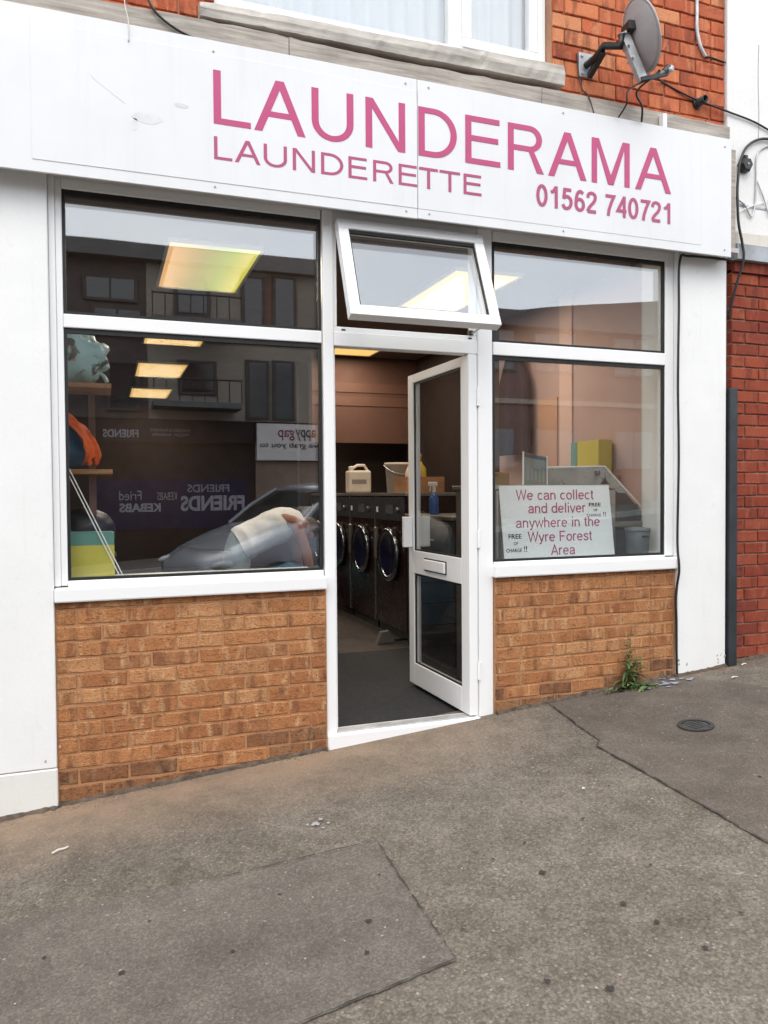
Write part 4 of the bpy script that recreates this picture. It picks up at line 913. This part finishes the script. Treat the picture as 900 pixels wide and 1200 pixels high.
link('lid_stay', T([(.33, .12, 1.09), (.37, .16, 1.22)], .006, 6), BLK, lid)
bn = thing('waste_bin', 'small grey bin on the inner sill in the right window corner', 'bin', (3.245, .215, .885))
link('drum', lathe(bmesh.new(), [(.068, 0), (.078, .16), (.074, .16), (.064, .01)], 22), M('bin_grey', (.085, .10, .115), .5), bn, True)
link('lid', lathe(bmesh.new(), [(.082, .1605), (.082, .175), (.03, .182)], 22), M('bin_lid', (.18, .20, .22), .4), bn); part('grip_slot', RUB, bn, -.025, .025, -.079, -.0735, .118, .13)
tag(link('wooden_post', B(3.40, 3.445, .24, .28, .885, 1.12, bev=.003), WOOD), 'orange brown wooden upright in the right window corner', 'post')
TEAL = M('carton_teal', (.13, .30, .26), .5, .05, 6); YEL = M('carton_yellow', (.60, .53, .10), .5, .05, 6)
def carton(label, loc, w, d, h, split, rz=0):
    t = thing('detergent_carton', label, 'carton', loc, rz, 'teal and yellow detergent cartons')
    part('lower_band', YEL, t, 0, w, 0, d, 0, h*split); part('upper_band', TEAL, t, 0, w, 0, d, h*split+.0005, h); part('flap', TEAL, t, .01, w-.01, .01, d*.5, h+.0005, h+.006); return t
carton('yellow and teal carton on the inner sill, bottom left of the left window', (-.168, .115, .885), .212, .17, .228, .74)
ws = tag(part('wall_shelf', WOOD, None, 3.44, 3.603, .86, 1.42, 1.395, 1.42), 'small wooden shelf on the pink wall behind the extractor lid', 'shelf')
yb = thing('detergent_carton', 'yellow carton with a teal side standing on the wall shelf, right window', 'carton', (3.47, .95, 1.4205), 0, 'teal and yellow detergent cartons')
part('front_face', YEL, yb, 0, .12, 0, .27, 0, .26); part('side_band', TEAL, yb, 0, .12, .2705, .36, 0, .26); part('flap', YEL, yb, .01, .11, .01, .26, .2605, .266)
# garment
gm = thing('hanging_garment', 'dark purple garment hanging on the pink wall behind the right window', 'garment', (3.52, 2.30, 1.62))
bm = bmesh.new(); g_ = []
for i in range(15):
    t = i/14; w = (.25 if t < .75 else .25-.13*((t-.75)/.25)) * (1.06-.1*t); row = []
    for k in range(41):
        a = 6.2832*k/40; f = 1+.25*math.sin(a*7+t)*(1-t); row.append(bm.verts.new((.035*math.sin(a)*f+.012*math.sin(a*5), w*math.cos(a), .02+.88*t)))
    g_.append(row)
for a, b_ in zip(g_, g_[1:]):
    for k in range(40): bm.faces.new((a[k], a[k+1], b_[k+1], b_[k]))
link('cloth', bm, M('purple_cloth', (.014, .006, .014), .9, .3, 10), gm, True)
link('hanger', T([(0, -.14, .89), (0, 0, .95), (0, .14, .89)], .006), STEEL, gm); link('hook', T(spline([(0, 0, .95), (0, 0, 1.0), (.03, .0, 1.03), (.07, 0, 1.0), (.084, 0, .98)]), .004, 6), STEEL, gm)
struct('wall_panel', M('dusty_pink_panel', (.48, .33, .30), .7, .06, 3), 3.607, 3.6194, .60, .97, 1.2, 1.87)
struct('wall_panel', M('tan_panel', (.52, .30, .20), .7, .06, 3), 3.607, 3.6194, 1.72, 2.02, 1.0, 2.1)

# ------------------------------------------------------------------ behind the left window
sh_ = thing('shelf_rack', 'wooden shelf rack at the left edge of the left window', 'shelf', (-.62, .40, 0))
for z in (1.41, 1.86): part('shelf_board', WOOD, sh_, 0, .665, 0, .32, z, z+.025, bev=.002)
for x, y in ((0, 0), (0, .28), (.54, .28), (.54, .14)): part('upright', M('dull_wood', (.20, .11, .06), .7), sh_, x+.005, x+.04, y+.002, y+.038, 0, 1.41 if x > .1 and y < .2 else 1.86)
BAGM, n, l, b = base('printed_bag'); v = objco(n, l)
f1 = noise(n, l, v, 6, 3, .6, 1.5); f2 = noise(n, l, v, 9, 4, .6, 2)
cc = mix(n, l, ramp(n, l, f1, [(.55, (0, 0, 0)), (.6, (1, 1, 1))]), (.36, .56, .58), (.06, .07, .06)); cc = mix(n, l, ramp(n, l, f2, [(.63, (0, 0, 0)), (.66, (1, 1, 1))]), cc, (.62, .16, .06))
l.new(cc, b.inputs['Base Color']); b.inputs['Roughness'].default_value = .35
def blob(bm, c, r, seed, amp=.18, seg=20, rings=12):
    g = []
    for i in range(rings+1):
        th = math.pi*i/rings; row = []
        for k in range(seg):
            ph = 6.2832*k/seg; d = Vector((math.sin(th)*math.cos(ph), math.sin(th)*math.sin(ph), math.cos(th)))
            s = 1+amp*mnoise.noise(d*2.2+Vector((seed, seed, 0)))+amp*.5*mnoise.noise(d*6+Vector((0, seed, 0))); row.append(bm.verts.new(Vector(c)+Vector((d.x*r[0], d.y*r[1], max(-.95, d.z)*r[2]))*s))
        g.append(row)
    for a, b_ in zip(g, g[1:]):
        for k in range(seg): bm.faces.new((a[k], a[(k+1) % seg], b_[(k+1) % seg], b_[k]))
    bmesh.ops.remove_doubles(bm, verts=bm.verts, dist=.0005); return bm
bgt = thing('plastic_bag', 'pale blue printed plastic bag on the top shelf, left window', 'bag', (-.18, .54, 1.885))
link('bag_body', blob(bmesh.new(), (0, 0, .15), (.20, .13, .16), 3, .34, 40, 24), BAGM, bgt, True); link('bag_handle', T(spline([(.1, 0, .12), (.18, -.02, .06), (.205, -.02, .02)]), .012, 6), MATS['printed_bag'], bgt, True)
clo = thing('orange_cloth', 'bright orange cloth draped over a blue bundle, left window', 'cloth', (-.18, .50, 1.436))
bm = bmesh.new(); g_ = []
path = spline([(-.16, -.02, .27), (-.06, -.06, .30), (.03, -.09, .25), (.09, -.10, .17), (.13, -.10, .09), (.115, -.10, .03)], 4)
for i, p_ in enumerate(path):
    row = []
    for k in range(9): t = k/8-.5; row.append(bm.verts.new(p_+Vector((.05*t*(1+.6*i/len(path)), .10*t+.012*math.sin(k*2.2+i), .015*math.sin(k*1.7+i*.6)))))
    g_.append(row)
for a, b_ in zip(g_, g_[1:]):
    for k in range(8): bm.faces.new((a[k], a[k+1], b_[k+1], b_[k]))
o = link('drape', bm, M('orange_fabric', (.70, .11, .02), .7, .15, 14), clo, True); o.modifiers.new('t', 'SOLIDIFY').thickness = .006
tag(link('blue_bundle', blob(bmesh.new(), (-.22, .55, 1.575), (.17, .12, .14), 8, .15), M('blue_fabric', (.09, .22, .40), .8, .2, 10), None, True), 'blue fabric bundle under the orange cloth, left window', 'bundle')
ar = thing('clothes_airer', 'two thin white airer rails leaning across the corner of the left window', 'airer', (0, 0, 0))
for dx in (0, .016): link('rail', T([(-.205+dx, .095, 1.50), (.072+dx, .093, .888)], .003, 6), PVC, ar)
dm = thing('sewing_machine_case', 'dark rounded case behind the yellow carton, left window', 'case', (-.28, .48, .0))
part('stand', DRKG, dm, 0, .34, 0, .30, 0, .98, bev=.01); link('cover', blob(bmesh.new(), (.17, .15, 1.10), (.17, .14, .13), 5, .06), BLK, dm, True)
# ------------------------------------------------------------------ person bending in front of a machine
SKIN = M('skin', (.42, .17, .10), .5, .1, 12); TOP = M('white_vest', (.84, .86, .88), .85, .06, 20, bmp=.5, bscale=14); JEAN = M('pale_denim', (.25, .33, .37), .9, .12, 30, bmp=.3); HAIR = M('brown_hair', (.05, .028, .018), .6, .3, 40)
person = thing('person', 'person in white vest and pale trousers bending over laundry inside the shop', 'person', (.98, 2.30, 0))
def skin(name, verts, edges, radii, m, parent, root=0, sub=2):
    me = bpy.data.meshes.new(name); me.from_pydata(verts, edges, []); o = linkme(name, me, m, parent)
    o.modifiers.new('s', 'SKIN'); sv = me.skin_vertices[0].data
    for i, r_ in enumerate(radii): sv[i].radius = r_ if isinstance(r_, tuple) else (r_, r_); sv[i].use_root = (i == root)
    o.modifiers.new('u', 'SUBSURF').levels = sub; o.modifiers['u'].render_levels = sub
    for md in o.modifiers:
        if md.type == 'SKIN': md.use_smooth_shade = True
    return o
V = [(0, 0, .88), (.13, 0, .95), (.33, 0, 1.05), (.50, 0, 1.09), (.57, .05, 1.05), (.62, .11, .97), (.66, .15, .88)]; Rr = [(.09, .115), (.095, .12), (.12, .155), (.10, .13), .052, .085, .075]; E_ = [(i, i+1) for i in range(6)]
def add(pts, rad, frm):
    k = len(V)
    for i, (p_, r_) in enumerate(zip(pts, rad)): V.append(p_); Rr.append(r_); E_.append((frm if i == 0 else k+i-1, k+i))
    return len(V)-1
for s in (-1, 1):
    add([(.0, .09*s, .80), (.03, .11*s, .47), (-.02, .11*s, .10), (.10, .12*s, .04), (.19, .13*s, .035)], [.075, .055, .042, .042, .03], 0)
    w_ = add([(.47, .16*s, 1.06), (.55, .185*s, .80), (.60, .17*s, .56)], [.055, .042, .028], 3)
    w_ = add([(.61, .165*s, .50)], [(.036, .02)], w_)
    for j, (fy, fl) in enumerate(((-.027, .07), (-.009, .085), (.010, .08), (.027, .065))): add([(.615, .165*s+fy, .465), (.612, .165*s+fy, .465-fl*.5), (.60, .165*s+fy, .465-fl)], [.010, .009, .007], w_)
    add([(.64, .165*s-.02*s, .475), (.65, .165*s-.03*s, .445)], [.010, .008], w_)
skin('body', V, E_, Rr, SKIN, person)
bm = bmesh.new(); rg = []
ctl = [(.03, .885, .150, .172), (.09, .925, .150, .175), (.17, .97, .138, .160), (.27, 1.02, .138, .166), (.36, 1.055, .142, .178), (.44, 1.08, .132, .168), (.50, 1.095, .105, .120), (.55, 1.10, .070, .078)]
for i in range(29):
    u_ = i/28*(len(ctl)-1); k = min(int(u_), len(ctl)-2); f = u_-k; f = f*f*(3-2*f)
    cx, cz, ra, rb2 = [ctl[k][q]*(1-f)+ctl[k+1][q]*f for q in range(4)]
    tg = Vector((.9, 0, .43)).normalized(); nu = Vector((-tg.z, 0, tg.x)); row = []
    for j in range(48):
        a_ = 6.2832*j/48; wr = 1+.035*math.sin(i*1.15+3.2*math.sin(a_*1.5)+a_*2)*(1-i/34)+.02*mnoise.noise(Vector((i*.4, math.cos(a_)*3, math.sin(a_)*3)))
        sagz = -.03*max(0, -math.sin(a_))*math.sin(math.pi*i/28)
        row.append(bm.verts.new(Vector((cx, 0, cz))+nu*ra*.93*math.sin(a_)*wr+Vector((0, rb2*.96*math.cos(a_)*wr, sagz))))
    rg.append(row)
for p_, q_ in zip(rg, rg[1:]):
    for j in range(48): bm.faces.new((p_[j], p_[(j+1) % 48], q_[(j+1) % 48], q_[j]))
link('vest', bm, TOP, person, True)
tv = [(.0, 0, .84), (0, .09, .74), (.03, .11, .47), (-.015, .11, .11), (0, -.09, .74), (.03, -.11, .47), (-.015, -.11, .11), (.05, 0, .895), (.10, 0, .925)]
skin('trousers', tv, [(0, 1), (1, 2), (2, 3), (0, 4), (4, 5), (5, 6), (0, 7), (7, 8)], [(.125, .155), .105, .082, .07, .105, .082, .07, (.138, .162), (.12, .14)], JEAN, person)
link('hair', blob(bmesh.new(), (.635, .115, .985), (.105, .095, .115), 2, .1), HAIR, person, True)
for s in (-1, 1):
    link('shoe', blob(bmesh.new(), (.08, .125*s, .045), (.15, .055, .05), 1+s, .05), BLK, person, True)
    link('ear', blob(bmesh.new(), (.64, .11+.088*s, .95), (.02, .012, .03), 4, .05, 10, 6), SKIN, person, True)
link('nose', blob(bmesh.new(), (.70, .165, .90), (.02, .016, .02), 4, .05, 10, 6), SKIN, person, True)
tr = thing('laundry_trolley', 'low wire laundry trolley in front of the bending person', 'trolley', (1.02, 1.80, 0))
for x in (0, .62):
    for y in (0, .38): link('leg', T([(x, y, .05), (x, y, .58)], .012, 6), CHROME, tr); link('castor', lathe(bmesh.new(), [(.025, -.01), (.025, .01)], 12, (x, y, .026), 'y'), BLK, tr)
for z in (.22, .40, .57): link('rail', T([(0, 0, z), (.62, 0, z), (.62, .38, z), (0, .38, z), (0, 0, z)], .006, 5), CHROME, tr)
part('base', STEEL, tr, .0, .62, .0, .38, .15, .16)
lbg = thing('laundry_bag', 'bulging blue laundry bag heaped in the wire trolley', 'bag', (1.33, 1.99, .161))
link('sack', blob(bmesh.new(), (0, 0, .29), (.27, .16, .31), 6, .16), M('blue_bag', (.02, .12, .22), .5, .3, 8), lbg, True); link('drawstring', T(spline([(.1, -.08, .55), (.16, -.15, .52), (.18, -.17, .45)]), .006, 6), PVC, lbg)
sk = thing('laundry_bag', 'teal laundry bag slumped at the front of the second machine', 'bag', (2.18, 4.45, 0))
link('sack', blob(bmesh.new(), (0, 0, .22), (.2, .2, .26), 12, .2), M('teal_bag', (.02, .17, .22), .6, .3, 8), sk, True); link('drawstring', T(spline([(-.05, -.1, .42), (-.1, -.16, .4), (-.12, -.2, .3)]), .006, 6), PVC, sk)
dpn = thing('dustpan', 'grey dustpan lying on the floor by the machines', 'dustpan', (2.18, 2.28, .002)); 
bm = bmesh.new(); prism(bm, [(0, 0), (.16, .02), (.11, .11), (.04, .10)], .02, lambda a, b_, t: (a, t*3, b_)); link('pan', bm, MATS['machine_top'], dpn); link('handle', T([(.16, .03, .02), (.3, .05, .02)], .012), BLK, dpn)

# ------------------------------------------------------------------ silver car parked behind the camera
SILV = M('silver_paint', (.23, .25, .285), .24, .04, 3, metal=.4, rvar=.02); CGL = M('car_glass', (.01, .012, .014), .05, .1, 3); TYR = M('tyre_rubber', (.015, .015, .015), .85, .2, 10)
car = thing('silver_car', 'silver hatchback parked at the kerb, reflected in the left window', 'car', (.93, -5.62, gz(.93)-.13)); car.rotation_euler = (0, -math.atan(.083)*.85, R(-24))
st = [(0, .36, .60, .56), (.07, .26, .69, .72), (.35, .22, .80, .83), (.8, .2, .93, .865), (1.2, .2, 1.02, .88), (2.1, .2, 1.03, .885), (3.1, .2, 1.03, .88), (3.75, .22, 1.0, .84), (3.98, .34, .93, .72)]
def loft(name, secs, m, parent, smooth=True):
    bm = bmesh.new(); rg = [[bm.verts.new(p_) for p_ in s] for s in secs]; n_ = len(rg[0])
    for a, b_ in zip(rg, rg[1:]):
        for k in range(n_): bm.faces.new((a[k], a[(k+1) % n_], b_[(k+1) % n_], b_[k]))
    bm.faces.new(rg[0]); bm.faces.new(rg[-1][::-1]); return link(name, bm, m, parent, smooth)
def sec(s, zb, zt, hw): 
    h = [(hw*.9, zb), (hw, zb+.10), (hw*1.0, (zb+zt)/2), (hw*.97, zt-.09), (hw*.88, zt-.02), (hw*.5, zt+.015), (0, zt+.025)]
    return [(s, a, z) for a, z in h]+[(s, -a, z) for a, z in h[-2::-1]]
body = loft('body', [sec(*q) for q in st], SILV, car)
gh = [(1.22, .99, .76, 1.00), (1.55, .99, .80, 1.22), (1.95, .99, .80, 1.43), (2.5, .99, .80, 1.455), (3.1, .99, .79, 1.42), (3.55, .99, .76, 1.2), (3.8, .99, .72, 1.0)]
loft('window_glass', [[(s, w, zb), (s, w*(1-.22*(zt-zb)/.46), zt-.02), (s, w*(.9-.22*(zt-zb)/.46), zt), (s, -w*(.9-.22*(zt-zb)/.46), zt), (s, -w*(1-.22*(zt-zb)/.46), zt-.02), (s, -w, zb)] for s, zb, w, zt in gh], CGL, car, False)
loft('roof', [[(s, w, z-.03), (s, w*.93, z), (s, 0, z+.02), (s, -w*.93, z), (s, -w, z-.03)] for s, w, z in ((1.9, .60, 1.425), (2.1, .625, 1.46), (2.5, .63, 1.475), (3.0, .63, 1.455), (3.2, .62, 1.41))], SILV, car)
for s in (-1, 1):
    link('pillar', T([(1.2, .80*s, 1.0), (1.55, .745*s, 1.23), (1.93, .625*s, 1.43)], .03, 6), SILV, car); link('pillar', T([(2.35, .815*s, 1.0), (2.38, .65*s, 1.44)], .035, 6), BLK, car); link('pillar', T([(3.72, .74*s, 1.0), (3.2, .63*s, 1.41)], .05, 6), SILV, car)
    link('headlight', blob(bmesh.new(), (.20, .64*s, .655), (.19, .12, .06), 2, .04), M('lamp_clear', (.32, .34, .37), .08, .1, 20), car, True)
    link('door_mirror', blob(bmesh.new(), (1.5, .97*s, 1.03), (.07, .10, .07), 3, .04), BLK, car, True)
    for xx in (.78, 3.2):
        wv = link('wheel', lathe(bmesh.new(), [(.18, -.09), (.29, -.10), (.315, -.06), (.315, .06), (.29, .10), (.18, .09)], 28, (xx, .80*s, .315), 'y'), TYR, car, True); link('rim', lathe(bmesh.new(), [(.185, .0), (.18, .105*s), (.06, .09*s), (.001, .10*s)], 20, (xx, .80*s, .315), 'y', False), GALV, wv, True)
part('grille', BLK, car, -.012, .06, -.42, .42, .45, .55, bev=.01); part('number_plate', PVC, car, -.022, -.013, -.26, .26, .36, .46)
link('bonnet_edge', T([(.30, -.6, .81), (.22, 0, .80), (.30, .6, .81)], .004, 5), BLK, car)

# ------------------------------------------------------------------ buildings across the street (seen in the reflections)
OB = thing('opposite_building', 'flat roofed block of flats over shops, reflected in the left window', 'building')
BEI = M('beige_render', (.25, .215, .18), .85, .12, 1.2, bmp=.2); DKC = M('dark_cladding', (.06, .045, .04), .7, .3, 2); SHD = M('dark_shop', (.014, .012, .013), .6, .5, 1.5, spec=.1)
WGL = M('far_window_glass', (.02, .024, .03), .04, .1, 1, spec=1.0)
Y0 = -12.95
part('wall', BEI, OB, .9, 4.9, Y0-8, Y0, 2.9, 6.159); part('wall', DKC, OB, -3.2, .8995, Y0-8, Y0-.01, 2.9, 6.15)
part('ground_floor', SHD, OB, -3.2, 4.9, Y0-8, Y0-.15, -.6, 2.8995)
part('roof', M('roof_grey', (.09, .09, .095), .7, .15, 2), OB, -3.4, 2.95, Y0-8.2, Y0+.3, 6.16, 6.47); part('roof', M('roof_grey2', (.12, .115, .11), .6, .15, 2), OB, 2.9505, 5.1, Y0-8.2, Y0+.2, 6.16, 6.5)
def owin(parent, x0, x1, z0, z1, y=Y0, n_=1, fm=DKC):
    f = part('window', fm, parent, x0-.06, x1+.06, y, y+.05, z0-.06, z1+.06, bev=.008)
    w = (x1-x0)/n_
    for i in range(n_): part('pane', WGL, f, x0+i*w+.02, x0+(i+1)*w-.02, y+.0505, y+.056, z0, z1)
for q in ((-.29, .67, 5.36, 5.77, 2), (-.14, .78, 4.7, 5.13, 2), (1.52, 2.15, 5.15, 5.83, 1), (2.92, 3.34, 4.95, 6.0, 1), (3.62, 4.06, 4.95, 6.05, 1), (.13, .68, 3.1, 4.03, 1), (1.58, 2.26, 3.5, 4.1, 1), (3.0, 3.41, 3.0, 4.17, 1), (3.6, 4.0, 3.0, 4.2, 1), (-2.6, -1.4, 4.7, 5.7, 2), (-2.6, -1.4, 3.1, 4.1, 2)): owin(OB, *q[:4], n_=q[4])
part('brown_panel', M('brown_panel', (.12, .055, .035), .6, .2, 2), OB, 3.40, 3.555, Y0+.001, Y0+.03, 4.9, 6.1)
for z in (4.9, 3.2):
    bal = part('balcony', M('balcony_grey', (.10, .10, .10), .6), OB, .95, 2.72, Y0+.06, Y0+.9, z-.12, z)
    link('railing', T([(.95, Y0+.88, z+.45), (2.72, Y0+.88, z+.45)], .02, 6), BLK, bal)
    for i in range(8): link('rail_post', T([(.97+i*.25, Y0+.88, z), (.97+i*.25, Y0+.88, z+.45)], .012, 5), BLK, bal)
fas = part('shop_fascia', M('fascia_black', (.018, .014, .016), .5, .3, 2, spec=.1), OB, -1.5, 3.1, Y0-.149, Y0+.1, 2.40, 2.88)
VW = M('vinyl_white', (.27, .27, .31), .6); VB = M('vinyl_blue', (.008, .011, .045), .5, .2, 2, spec=.1); RDP = M('happy_panel', (.62, .58, .58), .5, .08, 2); MAR = M('maroon_text', (.20, .03, .05), .5); BKT = M('black_text', (.03, .02, .02), .5)
ROT = (R(90), 0, R(180))
def otext(body, x0, x1, z, h, m, y, parent, bold=0):  # faces +y, so it reads from the street; x runs right to left
    place_text('lettering', text_mesh(body, x1-x0, h, .004, bold), m, parent, x1, y, z, ROT)
otext('FRIENDS', -.01, .69, 2.50, .16, VW, Y0+.104, fas, .03); otext('CHICKEN & BURGERS', .92, 1.74, 2.63, .055, VW, Y0+.104, fas); otext('PIZZA  KEBABS', .95, 1.70, 2.54, .055, VW, Y0+.104, fas)
vin = part('window_vinyl', VB, OB, -.3, 2.98, Y0-.149, Y0-.12, .55, 1.62)
otext('FRIENDS', 1.54, 2.92, .93, .34, VW, Y0-.115, vin, .04); otext('FRIENDS', 1.69, 2.59, 1.34, .17, M('vinyl_dim', (.2, .2, .26), .5), Y0-.115, vin, .02); otext('KEBABS', .30, 1.12, .93, .19, VW, Y0-.115, vin, .04); otext('Fried', .30, .74, 1.18, .2, VW, Y0-.115, vin); otext('KEBABS', 1.05, 1.46, 1.18, .17, M('vinyl_dim2', (.28, .28, .3), .5), Y0-.115, vin)
hp = part('shop_sign', RDP, OB, 3.18, 4.75, Y0-.149, Y0+.05, 2.02, 2.86)
otext('appy', 4.05, 4.52, 2.47, .27, BKT, Y0+.054, hp, .02); otext('gap', 3.66, 4.03, 2.47, .25, MAR, Y0+.054, hp, .01); otext('we grab you to', 3.25, 4.62, 2.27, .16, BKT, Y0+.054, hp, .01)
part('shop_window', M('warm_shop', (.20, .14, .11), .4, .3, 1.5), OB, 3.18, 4.75, Y0-.149, Y0-.10, .5, 2.0)
OR = thing('brown_building', 'brown brick terrace with a low roof, reflected in the right window', 'building')
BRN = M('brown_facade', (.14, .078, .058), .85, .2, .9, bmp=.2)
part('wall', BRN, OR, 5.4, 16.5, Y0-8, Y0, -.6, 5.35)
rb = bmesh.new(); prism(rb, [(5.2, 5.352), (8.3, 5.352), (16.8, 5.352), (16.8, 6.32), (13.6, 6.25), (11.8, 6.05), (9.6, 5.75), (5.2, 5.6)], 8.6, lambda a, b_, t: (a, Y0+.4-t, b_)); link('roof', rb, MATS['roof_grey'], OR)
for x in (6.2, 8.4, 10.2, 12.6, 14.6):
    for z in (4.35, 1.9): owin(OR, x, x+1.2, z, z+.95, n_=2, fm=BRN if z < 3 else DKC)
part('string_course', M('stone_band', (.35, .28, .22), .8), OR, 5.38, 16.52, Y0+.001, Y0+.06, 3.5, 3.62)
OL = thing('grey_building', 'grey rendered shop terrace beyond the block of flats across the street', 'building')
part('wall', wallpaint('grey_render', (.34, .33, .31)), OL, -16, -3.6, Y0-8, Y0, -1.6, 5.6); part('roof', MATS['roof_tile'], OL, -16.2, -3.5, Y0-8.2, Y0+.3, 5.602, 5.95)
for x in (-14, -11, -8, -5.6):
    for z in (3.6, .6): owin(OL, x, x+1.2, z, z+1.1, n_=2, fm=PVC)
